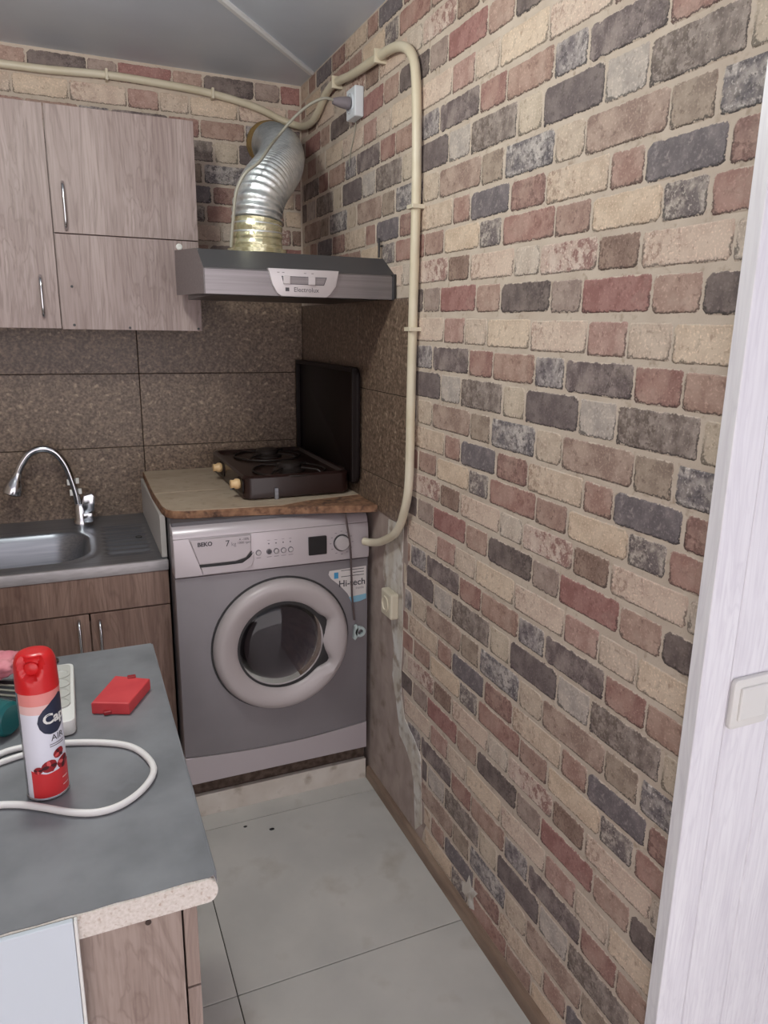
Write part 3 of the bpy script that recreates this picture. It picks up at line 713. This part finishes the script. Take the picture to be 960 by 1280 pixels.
obj('slider_cover', prism(nb(), [(0.5225, 1.6305), (0.6395, 1.6305), (0.6325, 1.6135), (0.5275, 1.6135)], 'y', 1.8826, 1.885), 'hood_steel', cpnl)
for x in (0.533, 0.600): obj('slider', box(x-.009, x+.009, 1.8775, 1.884, 1.6120, 1.6325, bev=0.0015), 'silver', cpnl)
for x in (0.512, 0.525, 0.583, 0.603): obj('symbol', box(x-.003, x+.003, 1.8835, 1.885, 1.6395, 1.6412), 'ink_lt', cpnl)
obj('brand_print', text_bm('Electrolux', 0.0165, lambda u, v, w: (0.586+u, 1.8838-w*.3, 1.599+v)), 'ink', cpnl)
bm = nb(); bx(bm, 0.530, 0.540, 1.8834, 1.885, 1.595, 1.604); obj('brand_mark', bm, 'ink', cpnl)

t = thing('exhaust_duct', (0.513, 2.10, 1.71), 'corrugated aluminium duct rising from the hood into the back wall', 'duct')
cen = smooth_pts([(.512, 2.10, 1.700), (.512, 2.10, 1.735), (.513, 2.10, 1.785), (.522, 2.11, 1.838), (.552, 2.15, 1.888), (.598, 2.23, 1.935), (.645, 2.33, 1.985), (.680, 2.44, 2.038), (.704, 2.56, 2.082), (.716, 2.69, 2.122), (.716, 2.757, 2.135)], 14)
# resample evenly and corrugate
acc = [0]
for a, b in zip(cen, cen[1:]): acc.append(acc[-1]+(b-a).length)
Lt = acc[-1]
def at_len(s):
    for i in range(len(acc)-1):
        if acc[i+1] >= s: return cen[i].lerp(cen[i+1], (s-acc[i])/(acc[i+1]-acc[i] or 1))
    return cen[-1].copy()
def duct_seg(s0, s1, base, amp, pitch):
    bm = nb(); n = max(4, int((s1-s0)/pitch*6)); ps, rs = [], []
    for i in range(n+1):
        s = s0+(s1-s0)*i/n; ps.append(at_len(s)); rs.append(base + 0.004*min(1, s/Lt*1.5) + amp*math.sin(2*PI*s/pitch))
    return tube(bm, ps, rs, 36, caps=False)
obj('flexible_pipe', duct_seg(0.055, Lt-.055, 0.0655, 0.0042, 0.0175), 'foil', t, smooth=80)
obj('foil_tape', duct_seg(0.0, 0.085, 0.0690, 0.0012, 0.021), 'tape', t, smooth=80)
obj('wall_collar', duct_seg(Lt-.09, Lt, 0.0700, 0.002, 0.03), 'collar', t, smooth=80)
bm = nb(); lathe(bm, [(.066, 1.700), (.082, 1.7015), (.082, 1.7125), (.070, 1.7135), (.070, 1.722)], (.512, 2.10, 0), n=32); obj('hood_flange', bm, 'tape', t, smooth=40)

t = thing('wall_socket', (XR, 2.178, 2.137), 'white wall socket high on the brick wall with a plug in it', 'socket')
obj('socket_box', box(XR-.030, XR-.0015, 2.142, 2.214, 2.097, 2.178, bev=0.004), 'socket_w', t)
obj('socket_face', lathe(nb(), [(.026, -.001), (.026, .003), (.022, .004), (0, .003)], (XR-.033, 2.178, 2.137), 'x', n=24), 'socket_w', t)
t = thing('hood_cable', (XR-.04, 2.178, 2.14), 'thin grey power cable running from the high socket over the duct', 'cable')
obj('plug', lathe(nb(), [(0, -.052), (.008, -.050), (.014, -.030), (.017, -.006), (.017, 0), (0, 0)], (XR-.034, 2.178, 2.137), 'x', n=16), 'ink_lt', t, smooth=40)
obj('cord', tube(nb(), smooth_pts([(.775, 2.178, 2.137), (.735, 2.175, 2.140), (.690, 2.19, 2.118), (.645, 2.20, 2.078), (.607, 2.20, 2.035), (.560, 2.125, 1.985), (.513, 2.06, 1.930), (.470, 2.035, 1.895), (.447, 2.045, 1.850), (.440, 2.06, 1.79), (.435, 2.08, 1.7145)], 8), 0.0042, 8), 'greycable', t, smooth=60)
obj('cord', tube(nb(), smooth_pts([(XR-.004, 2.20, 2.097), (XR-.004, 2.215, 2.06), (XR-.004, 2.245, 2.02), (XR-.004, 2.255, 1.985)], 6), 0.0018, 6), 'greycable', t, smooth=60)

HZ = [(-0.75, YB-.016, 2.262), (-0.30, YB-.016, 2.272), (-.113, YB-.016, 2.274), (.02, YB-.016, 2.276), (.192, YB-.016, 2.284), (.358, YB-.016, 2.281), (.528, YB-.016, 2.272), (.678, YB-.018, 2.247), (.763, YB-.022, 2.218), (.812, YB-.045, 2.200),
      (.827, 2.66, 2.186), (.829, 2.575, 2.183), (.829, 2.505, 2.200), (.829, 2.44, 2.228), (.829, 2.37, 2.238), (.829, 2.28, 2.230), (.829, 2.205, 2.220), (.829, 2.051, 2.209), (.829, 1.930, 2.202), (.829, 1.85, 2.186), (.829, 1.790, 2.150), (.829, 1.762, 2.086),
      (.829, 1.748, 1.907), (.829, 1.746, 1.722), (.829, 1.748, 1.528), (.826, 1.742, 1.324), (.824, 1.738, 1.11), (.824, 1.765, 1.013), (.824, 1.816, .942), (.822, 1.910, .890), (.818, 1.975, .868), (.800, 2.005, .866)]
t = thing('drain_hose', (.829, 1.75, 1.5), 'cream plastic hose looping along the ceiling and down the brick wall', 'hose')
obj('hose', tube(nb(), smooth_pts(HZ, 8), 0.0120, 14), 'hose', t, smooth=60)
for (p, ax_) in (((.192, 2.284), 'b'), ((.528, 2.272), 'b')):
    obj('hose_clamp', box(p[0]-.004, p[0]+.004, YB-.034, YB, p[1]-.018, p[1]+.015, bev=.001), 'hose', t)
for y, z in ((2.33, 2.235), (1.99, 2.206)): obj('hose_clamp', box(XR-.034, XR, y-.005, y+.005, z-.018, z+.016, bev=.001), 'hose', t)
for z in (1.80, 1.505): obj('hose_clamp', box(XR-.034, XR, 1.730, 1.765, z-.005, z+.005, bev=.001), 'hose', t)

t = thing('low_socket', (XR, 1.866, .71), 'small cream wall socket on the bare plaster beside the washing machine', 'socket')
obj('socket_box', box(XR-.030, XR-.0025, 1.826, 1.902, 0.668, 0.748, bev=0.006), 'off', t)
obj('socket_face', lathe(nb(), [(.024, .001), (.024, -.003), (.019, -.003), (.017, .002), (0, .002)], (XR-.0305, 1.866, .708), 'x', n=24), 'off', t)
t = thing('light_switch', (0.935, 0.719, 0.95), 'white light switch on the pale wooden partition', 'switch')
obj('switch_plate', prism(nb(), rrect(0.893, 0.976, 0.908, 0.992, .008, 4), 'y', 0.7095, 0.719, bev=0.003), 'white', t, smooth=40)
obj('rocker', box(0.906, 0.963, 0.7055, 0.712, 0.922, 0.978, bev=0.003), 'white', t)
tag(obj('wall_hook', tube(nb(), [(XR-.001, 1.995, 1.732), (XR-.010, 1.995, 1.731), (XR-.011, 1.995, 1.752), (XR-.011, 1.995, 1.700)], .0035, 8), 'black'), 'small black hook on the brick wall above the hood', 'hook')

# ------------------------------------------------------------------ upper cabinets
def handle(parent, x, y, z0, z1, m='chrome'):
    pts = smooth_pts([(x, y, z0), (x, y-.012, z0+.004), (x, y-.024, z0+.02), (x, y-.027, (z0+z1)/2), (x, y-.024, z1-.02), (x, y-.012, z1-.004), (x, y, z1)], 4)
    return obj('handle', tube(nb(), pts, .0048, 10), m, parent, smooth=60)
YC = 2.461
t = thing('upper_cabinet', (-0.25, 2.6, 1.49), 'tall-doored oak wall cabinet at the left edge', 'wall cabinet')
obj('carcass', box(-0.60, -0.0075, YC+.018, YB-T, 1.496, 2.106), 'oak', t)
d_ = obj('door', box(-0.30, -0.0065, YC, YC+.017, 1.492, 2.110, bev=.001), 'oak', t); handle(d_, -0.052, YC, 1.525, 1.642)
d_ = obj('door', box(-0.60, -0.303, YC, YC+.017, 1.492, 2.110, bev=.001), 'oak', t)
t = thing('upper_cabinet', (0.2, 2.6, 1.49), 'oak wall cabinet with two stacked doors beside the cooker hood', 'wall cabinet')
obj('carcass', box(-0.0055, 0.411, YC+.018, YB-T, 1.496, 2.106), 'oak', t)
d_ = obj('door', box(-0.0035, 0.412, YC, YC+.017, 1.766, 2.110, bev=.001), 'oak', t); handle(d_, 0.030, YC, 1.775, 1.905)
d_ = obj('door', box(-0.0035, 0.412, YC, YC+.017, 1.490, 1.763, bev=.001), 'oak', t)
obj('plug_cap', lathe(nb(), [(.010, 0), (.009, -.004), (.004, -.005), (.004, -.001), (0, -.001)], (0.352, YC, 1.745), 'y', n=18), 'white', d_)
for x, z in ((0.032, 1.615), (0.03, 1.503), (0.19, 1.497), (0.40, 1.497)): obj('screw', lathe(nb(), [(.004, .001), (.004, -.0012), (0, -.0015)], (x, YC, z), 'y', n=10), 'black', d_)

# ------------------------------------------------------------------ sink unit
t = thing('sink_cabinet', (-0.25, 2.45, 0), 'brown oak base cabinet with two doors under the steel sink', 'base cabinet')
obj('carcass', box(-0.78, 0.224, 2.160, YB-T, 0.08, 0.66), 'oak_dv', t)
obj('side_panel', box(0.208, 0.224, 2.160, YB-T, 0.6602, 0.796), 'oak_dv', t)
obj('plinth', box(-0.78, 0.222, 2.19, 2.205, 0.0, 0.079), 'oak_d', t)
obj('fascia', box(-0.78, 0.227, 2.142, 2.159, 0.692, 0.797, bev=.001), 'oak_dv', t)
d_ = obj('door', box(-0.385, -0.002, 2.142, 2.159, 0.085, 0.688, bev=.001), 'oak_dv', t); handle(d_, -0.030, 2.142, 0.545, 0.672)
d_ = obj('door', box(0.002, 0.227, 2.142, 2.159, 0.085, 0.688, bev=.001), 'oak_dv', t); handle(d_, 0.026, 2.142, 0.545, 0.665)
d_ = obj('door', box(-0.78, -0.389, 2.142, 2.159, 0.085, 0.688, bev=.001), 'oak_dv', t)
t = thing('kitchen_sink', (-0.25, 2.45, 0.797), 'steel sink with ribbed drainer in front of the brown tiles', 'sink')
BX0, BX1, BY0, BY1, BR = -0.56, 0.015, 2.215, 2.565, 0.11
def sstep(a, b, x):
    x = min(1, max(0, (x-a)/(b-a))); return x*x*(3-2*x)
def sinkz(x, y):
    cx, cy = (BX0+BX1)/2, (BY0+BY1)/2
    qx = abs(x-cx)-(BX1-BX0)/2+BR; qy = abs(y-cy)-(BY1-BY0)/2+BR
    d = math.hypot(max(qx, 0), max(qy, 0)) + min(max(qx, qy), 0) - BR
    z = 0.8285 + 0.002*sstep(0.03, 0.012, abs(d-.008)) - 0.150*sstep(0.004, -0.055, d)
    if x > 0.055 and x < 0.200 and 2.225 < y < 2.60:
        e = sstep(0.055, 0.075, x)*sstep(0.200, 0.185, x)*sstep(2.225, 2.24, y)*sstep(2.60, 2.585, y)
        z += e*(0.0050*math.sin(2*PI*(y-2.235)/0.046) - 0.004)
    z += 0.0012*sstep(2.60, 2.618, y)
    return z
bm = nb(); nx, ny = 190, 120; G = []
for i in range(nx+1):
    x = -0.78 + (0.228+0.78)*i/nx
    G.append([bm.verts.new((x, 2.152+(YB-T-.001-2.152)*j/ny, sinkz(x, 2.152+(YB-T-.001-2.152)*j/ny))) for j in range(ny+1)])
for i in range(nx):
    for j in range(ny): bm.faces.new((G[i][j], G[i+1][j], G[i+1][j+1], G[i][j+1]))
obj('sink_top', bm, 'steel', t, smooth=50)
obj('front_lip', box(-0.78, 0.229, 2.138, 2.153, 0.798, 0.8300, bev=.003), 'lip', t, smooth=30)
obj('overflow_slot', lathe(nb(), [(.012, -.001), (.010, .0015), (.004, .0005), (0, .0005)], (0.170, 2.43, 0.8283), n=16), 'black', t)
obj('drain', lathe(nb(), [(.038, .001), (.034, .004), (.010, .001), (0, .001)], (-0.28, 2.39, 0.679), n=24), 'chrome', t)
t = thing('faucet', (0.0, 2.655, 0.838), 'chrome gooseneck faucet with bell-shaped spray head over the sink', 'faucet')
FY = 2.655
obj('base', lathe(nb(), [(.026, .8300), (.026, .842), (.021, .850), (.021, .895), (.017, .905), (0, .907)], (0.002, FY, 0), n=24), 'chrome', t, smooth=40)
bm = nb(); prism(bm, [(0.012, .872), (0.044, .880), (0.052, .930), (0.040, .942), (0.014, .935), (0.006, .90)], 'y', FY-.030, FY+.012, bev=0.004); obj('lever', bm, 'chrome', t, smooth=30)
bm = nb(); bx(bm, 0.006, 0.040, FY-.034, FY+.01, .842, .876, bev=.005); obj('cartridge', bm, 'chrome', t, smooth=30)
neck = [(-0.004, FY, .89), (-.010, FY, .945), (-.022, FY, 1.00), (-.036, FY, 1.045), (-.062, FY, 1.085), (-.098, FY, 1.100), (-.138, FY, 1.088), (-.168, FY, 1.050), (-.184, FY, 1.012)]
obj('gooseneck', tube(nb(), smooth_pts(neck, 6), .0125, 14), 'chrome', t, smooth=60)
bm = nb(); ax_ = Vector((-.22, 0, -.62)).normalized(); p = Vector((-.184, FY, 1.012))
pr = [(.0135, -.012), (.016, .004), (.020, .014), (.027, .030), (.031, .046), (.031, .060), (.026, .064)]
tube(bm, [p+ax_*h for r, h in pr], [r for r, h in pr], 24); obj('spray_head', bm, 'chrome', t, smooth=40)
bm = nb(); tube(bm, [p+ax_*.0642, p+ax_*.0665], .019, 20); obj('nozzle', bm, 'black', t)
for z, dx in ((.935, 0), (.972, -.006)):  # small white boxes set into both sides of the gooseneck
    obj('white_block', box(-.028+dx, -.016+dx, FY-.008, FY+.004, z, z+.020, bev=.001), 'white', t)
    obj('white_block', box(0.000+dx, 0.010+dx, FY-.008, FY+.004, z+.004, z+.022, bev=.001), 'white', t)

# ------------------------------------------------------------------ near worktop and its cabinet
ZW = 0.88
t = thing('worktop', (-0.3, 1.07, 0.848), 'grey concrete-look worktop with raw chipboard end in the foreground', 'worktop')
pr = [(-0.75, 0.848), (0.098, 0.848)] + [(0.1+.012*math.cos(a), 0.8635+.0155*math.sin(a)) for a in [math.radians(-90+180*i/10) for i in range(11)]] + [(0.098, 0.879), (-0.75, 0.879)]
obj('core', prism(nb(), pr, 'y', 0.731, 1.428), 'chip', t, smooth=30)
pr2 = [(-0.75, 0.879), (0.100, 0.879)] + [(0.1+.0128*math.cos(a), 0.8635+.0163*math.sin(a)) for a in [math.radians(85-70*i/7) for i in range(8)]] + [(0.1+.0118*math.cos(a), 0.8635+.0154*math.sin(a)) for a in [math.radians(15+70*i/7) for i in range(8)]][0:0]
lam = [(-0.75, 0.7345)]; rq = random.Random(8)
for i in range(34):
    x = -0.75 + 0.852*i/33; lam.append((x, 0.7335+rq.uniform(-.0022, .0025)))
lam += [(0.104, 0.735), (0.1095, 0.737), (0.1095, 1.430), (-0.75, 1.430)]
obj('laminate_top', prism(nb(), lam[1:], 'z', 0.8785, ZW), 'concrete', t)
obj('edge_strip', box(0.1085, 0.1128, 0.742, 1.429, 0.858, 0.8792, bev=.0015), 'concrete', t)
t = thing('base_cabinet', (-0.2, 1.08, 0), 'taupe oak cabinet below the grey worktop', 'base cabinet')
obj('end_panel', box(-0.70, 0.070, 0.742, 0.758, 0.0, 0.8475), 'oak_n', t)
obj('screw', lathe(nb(), [(.0035, .001), (.0035, -.001), (0, -.0012)], (0.033, 0.742, 0.835), 'y', n=10), 'brown', t)
obj('carcass', box(-0.70, 0.066, 0.759, 1.40, 0.0, 0.846), 'dark_gap', t)
obj('drawer_front', box(0.0725, 0.0885, 0.744, 1.40, 0.724, 0.842, bev=.001), 'oak_n', t)
obj('door', box(0.0725, 0.0885, 0.744, 1.07, 0.08, 0.721, bev=.001), 'oak_n', t)
obj('door', box(0.0725, 0.0885, 1.073, 1.40, 0.08, 0.721, bev=.001), 'oak_n', t)
t = thing('white_cabinet_panel', (-0.4, 0.72, 0), 'smooth cool white upright panel at the near end of the worktop', 'panel')
obj('panel', box(-0.70, -0.0435, 0.723, 0.7295, 0.0, 0.8798, bev=.001), 'white_panel', t)
obj('edge_profile', box(-0.043, -0.0395, 0.7220, 0.7298, 0.0, 0.8798, bev=.001), 'white', t)

# ------------------------------------------------------------------ things on the worktop
CX, CY, CR = -0.0715, 0.982, 0.0262
t = thing('spray_can', (CX, CY, ZW), 'red-capped air freshener can with rose picture on the grey worktop', 'spray can')
obj('body', lathe(nb(), [(0, ZW+.0005), (.024, ZW+.0005), (.0262, ZW+.003), (.0262, ZW+.158), (.0255, ZW+.161), (0, ZW+.161)], (CX, CY, 0), n=48), 'label_w', t, smooth=40)
obj('base_rim', lathe(nb(), [(.0255, ZW+.0002), (.0272, ZW+.001), (.0272, ZW+.003), (.0263, ZW+.004)], (CX, CY, 0), n=48), 'can_metal', t, smooth=40)
FA = math.atan2(CAM.y-CY, CAM.x-CX)            # the side that faces the viewer's spot
def wrap(a0, z0, r):
    return lambda u, v, w: (CX+(r+w*.3)*math.cos(a0+u/CR), CY+(r+w*.3)*math.sin(a0+u/CR), z0+v)
def patch(name, poly, a0, z0, r, m, par, div=14):
    """closed flat outline laid on the can: fan of thin strips that follows the curve"""
    bm = nb(); P = wrap(a0, z0, r); us = [p[0] for p in poly]; u0, u1 = min(us), max(us)
    def span(u):
        vs = []
        for i in range(len(poly)):
            a, b = poly[i], poly[(i+1) % len(poly)]
            if (a[0]-u)*(b[0]-u) <= 0 and a[0] != b[0]:
                vs.append(a[1]+(b[1]-a[1])*(u-a[0])/(b[0]-a[0]))
        return (min(vs), max(vs)) if vs else None
    prev = None
    for i in range(div+1):
        u = u0+(u1-u0)*(i+1e-4 if i == 0 else (i-1e-4 if i == div else i))/div
        s_ = span(u)
        if not s_: prev = None; continue
        cur = [bm.verts.new(P(u, s_[0], 0)), bm.verts.new(P(u, s_[1], 0))]
        if prev: bm.faces.new((prev[0], cur[0], cur[1], prev[1]))
        prev = cur
    return obj(name, bm, m, par, smooth=60)
lo = FA-0.62; 
def ell(cu, cv, ru, rv, n=20, rot=0.0): return [(cu+ru*math.cos(2*PI*i/n)*math.cos(rot)-rv*math.sin(2*PI*i/n)*math.sin(rot), cv+ru*math.cos(2*PI*i/n)*math.sin(rot)+rv*math.sin(2*PI*i/n)*math.cos(rot)) for i in range(n)]
rect = lambda a, b, c, d: [(a, c), (b, c), (b, d), (a, d)]
patch('label_band', rect(-.030, .072, .140, .157), FA, ZW, CR+.0002, 'label_p', t, 30)
patch('label_band', rect(-.030, .072, .128, .140), FA, ZW, CR+.0002, 'label_p2', t, 30)
patch('label_band', [(-.020, .005), (.072, .005), (.072, .050), (.030, .044), (.0, .040), (-.020, .046)], FA, ZW, CR+.0002, 'label_r', t, 34)
patch('label_seam', rect(-.045, -.030, .005, .157), FA, ZW, CR+.0002, 'can_metal', t, 8)
lg = patch('logo_disc', [(-.005, .116), (-.003, .107), (.002, .100), (.010, .0965), (.020, .0970), (.029, .104), (.034, .114), (.036, .128), (.036, .146), (.028, .150), (.015, .143), (.003, .133), (-.003, .125)], FA, ZW, CR+.0004, 'navy', t, 20)
obj('logo_print', text_bm('Cap', 0.0195, wrap(FA+.0175/CR, ZW+.1185, CR+.0007), bold=0.0006), 'white', lg)
obj('label_print', text_bm('AIR', 0.0125, wrap(FA+.019/CR, ZW+.090, CR+.0005)), 'ink', t)
for v in (.081, .078): patch('label_line', rect(.007, .029, v, v+.0012), FA, ZW, CR+.0005, 'ink_lt', t, 8)
rr_ = random.Random(5)
for k, (cu, cv, s_) in enumerate(((.004, .051, 1.0), (.024, .050, 1.0), (.018, .066, .8), (-.010, .047, .6))):
    f_ = patch('rose_picture', ell(cu, cv, .0105*s_, .0085*s_, 14, .4), FA, ZW, CR+.0004+.0001*k, 'rose', t, 12)
    for q in range(4):
        a = q*1.7+k; patch('petal', ell(cu+.005*s_*math.cos(a), cv+.004*s_*math.sin(a), .0048*s_, .0026*s_, 10, a), FA, ZW, CR+.0010+.0001*q, ('rose_d', 'rose_l', 'rose_d', 'rose')[q], f_, 8)
patch('label_line', rect(.020, .030, .026, .0275), FA, ZW, CR+.0005, 'label_p2', t, 6); patch('label_line', rect(.020, .032, .015, .0165), FA, ZW, CR+.0005, 'label_p2', t, 6)
# cap: closed dome with a scooped opening that shows the push button
bm = nb(); NC = 56; rings = []
prf = [(.0268, .157)] + [(.0268-.0010*i/7, .157+.033*i/7) for i in range(1, 8)] + [(.0252, .195), (.0240, .199), (.0222, .203), (.0195, .206), (.015, .2078), (.009, .2085)]
for r, h in prf:
    ring = []
    for j in range(NC):
        a = FA - 0.30 + 2*PI*j/NC; dd = abs(((a-FA+0.30+PI) % (2*PI))-PI)
        cut = .1745 + .030*(dd/.80)**2 + .006*(dd < .25)*(1-dd/.25)*0
        k = sstep(cut, cut+.004, h)*sstep(.95, .80, dd)*sstep(.2082, .2040, h)
        rr = r*(1-k) + min(r, .0150)*k
        ring.append(bm.verts.new((CX+rr*math.cos(a), CY+rr*math.sin(a), ZW+h)))
    rings.append(ring)
for a, b in zip(rings, rings[1:]):
    for j in range(NC): bm.faces.new((a[j], a[(j+1) % NC], b[(j+1) % NC], b[j]))
bm.faces.new(rings[-1])
cap = obj('cap', bm, 'red', t, smooth=50)
bd = Vector((math.cos(FA-.30), math.sin(FA-.30), 0)); bp_ = Vector((CX, CY, ZW+.190))
bm = nb(); tube(bm, [bp_+bd*.010, bp_+bd*.0172, bp_+bd*.0190], [.0088, .0088, .0066], 20); obj('button', bm, 'red', cap, smooth=40)

t = thing('power_strip', (-0.0575, 1.22, ZW), 'white four-socket power strip lying behind the spray can', 'power strip')
PX0, PX1, PY0, PY1, PZ = -.084, -.034, 1.118, 1.335, ZW+.026
obj('housing', prism(nb(), rrect(PX0, PX1, PY0, PY1, .012, 4), 'z', ZW+.0005, PZ, bev=0.003), 'white', t, smooth=40)
obj('socket_panel', prism(nb(), rrect(PX0+.006, PX1-.006, PY0+.055, PY1-.006, .010, 4), 'z', PZ-.002, PZ+.0012, bev=0.0008), 'socket_g', t)
for k in range(4):
    y = 1.312-.026-.036*k
    s_ = obj('socket', lathe(nb(), [(.0170, PZ), (.0170, PZ+.0030), (.0150, PZ+.0034), (.0140, PZ+.0016), (0, PZ+.0016)], ((PX0+PX1)/2+.002, y, 0), n=22), 'socket_g', t)
t = thing('red_box', (0.03, 1.21, ZW), 'flat red plastic box on the grey worktop', 'box')
pb = [(-.0095, 1.175), (.0470, 1.150), (.0880, 1.228), (.0330, 1.262)]
obj('case', prism(nb(), pb, 'z', ZW+.0005, ZW+.0215, bev=0.002), 'redbox', t)
obj('clasp', box(.008, .020, 1.160, 1.168, ZW+.002, ZW+.008, bev=.001), 'rose', t)
obj('clasp', box(.052, .066, 1.240, 1.250, ZW+.0212, ZW+.024, bev=.001), 'rose', t)
rc = .0047
t = thing('white_cable', (0, 1.0, ZW), 'thick white power cable looping around the spray can', 'cable')
pts = [(-.40, 1.02, 0), (-.26, 1.04, 0), (-.165, 1.080, 0), (-.125, 1.100, 0), (-.085, 1.098, 0), (-.040, 1.088, 0), (.005, 1.070, 0), (.040, 1.045, 0), (.060, 1.008, 0), (.066, .968, 0), (.050, .932, 0), (.022, .906, 0), (-.008, .899, 0), (-.040, .910, 0), (-.080, .938, 0), (-.110, .956, 0), (-.150, .968, 0), (-.22, .98, 0), (-.40, 1.0, 0)]
obj('cord', tube(nb(), [(p[0], p[1], ZW+rc+.0003) for p in smooth_pts(pts, 7)], rc, 12), 'cable_w', t, smooth=60)
t = thing('power_strip_lead', (-.15, 1.08, ZW), 'short white lead from the power strip towards the left', 'cable')
obj('cord', tube(nb(), [(p[0], p[1], ZW+rc+.0003+p[2]) for p in smooth_pts([(-.40, .985, 0), (-.25, 1.015, 0), (-.165, 1.058, 0), (-.110, 1.079, 0), (-.082, 1.081, 0), (-.066, 1.086, .008), (-.059, 1.098, .0100), (-.059, 1.120, .005)], 7)], rc*.9, 12), 'cable_w', t, smooth=60)
# clutter at the left edge
t = thing('teal_bottle', (-.17, 1.17, ZW), 'dark teal bottle lying on its side at the left edge', 'bottle')
ax_ = Vector((-.78, .62, 0)).normalized(); p = Vector((-.123, 1.150, ZW+.0285))
pr = [(0, 0), (.022, .001), (.027, .006), (.028, .02), (.028, .12), (.02, .145), (.010, .155), (.010, .175), (0, .176)]
bm = nb(); tube(bm, [p+ax_*h for r, h in pr], [max(r, .0005) for r, h in pr], 28); obj('body', bm, 'teal', t, smooth=40)
bm = nb(); tube(bm, [p+ax_*h for h in (.035, .105)], [.0284, .0284], 28, caps=False)
for f in [f for f in bm.faces if not (f.calc_center_median().y < p.y+.62*.07-.004 and f.calc_center_median().z > ZW+.018)]: bm.faces.remove(f)
obj('label', bm, 'blue_l', t, smooth=60)
t = thing('charcoal_tray', (-.14, 1.24, ZW), 'small charcoal ribbed tray behind the teal bottle', 'tray')
obj('tray', prism(nb(), [(-.225, 1.290), (-.115, 1.222), (-.092, 1.285), (-.205, 1.345)], 'z', ZW+.0005, ZW+.022, bev=.003), 'darkgrey', t)
for k in range(3):
    a = Vector((-.212, 1.292+.017*k, ZW+.0235)); b = Vector((-.112+.004*k, 1.232+.017*k, ZW+.0235)); obj('rib', tube(nb(), [a, b], .002, 6), 'greycable', t)
bm = nb(); bmesh.ops.create_icosphere(bm, subdivisions=4, radius=1)
for v in bm.verts:
    n_ = mnoise.noise(v.co*2.3)*.35 + mnoise.noise(v.co*5.1+Vector((3, 1, 2)))*.22; k = 1+n_
    v.co = Vector((-.163+v.co.x*.050*k, 1.325+v.co.y*.040*k, ZW+.0335+v.co.z*.020*k))
zmin = min(v.co.z for v in bm.verts)
for v in bm.verts: v.co.z += ZW+.023-zmin
tag(obj('pink_cloth', bm, 'pink', smooth=80), 'crumpled pink cloth on the charcoal tray', 'cloth')
t = thing('wooden_spoon', (-.08, 1.40, ZW), 'dark brown spoon lying behind the power strip', 'spoon')
bm = nb(); lathe(bm, [(0, .006), (.006, .0062), (.0085, .008), (.009, .010), (.0075, .010), (.004, .0075), (0, .007)], (0, 0, 0), n=20)
for v in bm.verts: v.co = Vector((-.071+v.co.x*1.15, 1.405+v.co.y*1.5, ZW-.0055+v.co.z*1.0))
obj('bowl', bm, 'brown', t, smooth=60)
obj('handle', tube(nb(), [(-.0735, 1.394, ZW+.0035), (-.080, 1.36, ZW+.003), (-.10, 1.345, ZW+.003)], .0028, 8), 'brown', t, smooth=60)

for i, (x, y, sz, lb) in enumerate(((.463, 1.905, .008, 'larger black crumb on the floor tile before the washing machine'), (.390, 1.947, .006, 'smaller black crumb beside the tile joint before the washing machine'))):
    bm = nb(); bmesh.ops.create_icosphere(bm, subdivisions=2, radius=1)
    for v in bm.verts: v.co = Vector((x+v.co.x*sz*(1+.4*mnoise.noise(v.co*2+Vector((i, 0, 0)))), y+v.co.y*sz*.7*(1+.4*mnoise.noise(v.co*3)), .0022+v.co.z*.0020))
    tag(obj('floor_crumb', bm, 'black', smooth=60), lb, 'crumb')
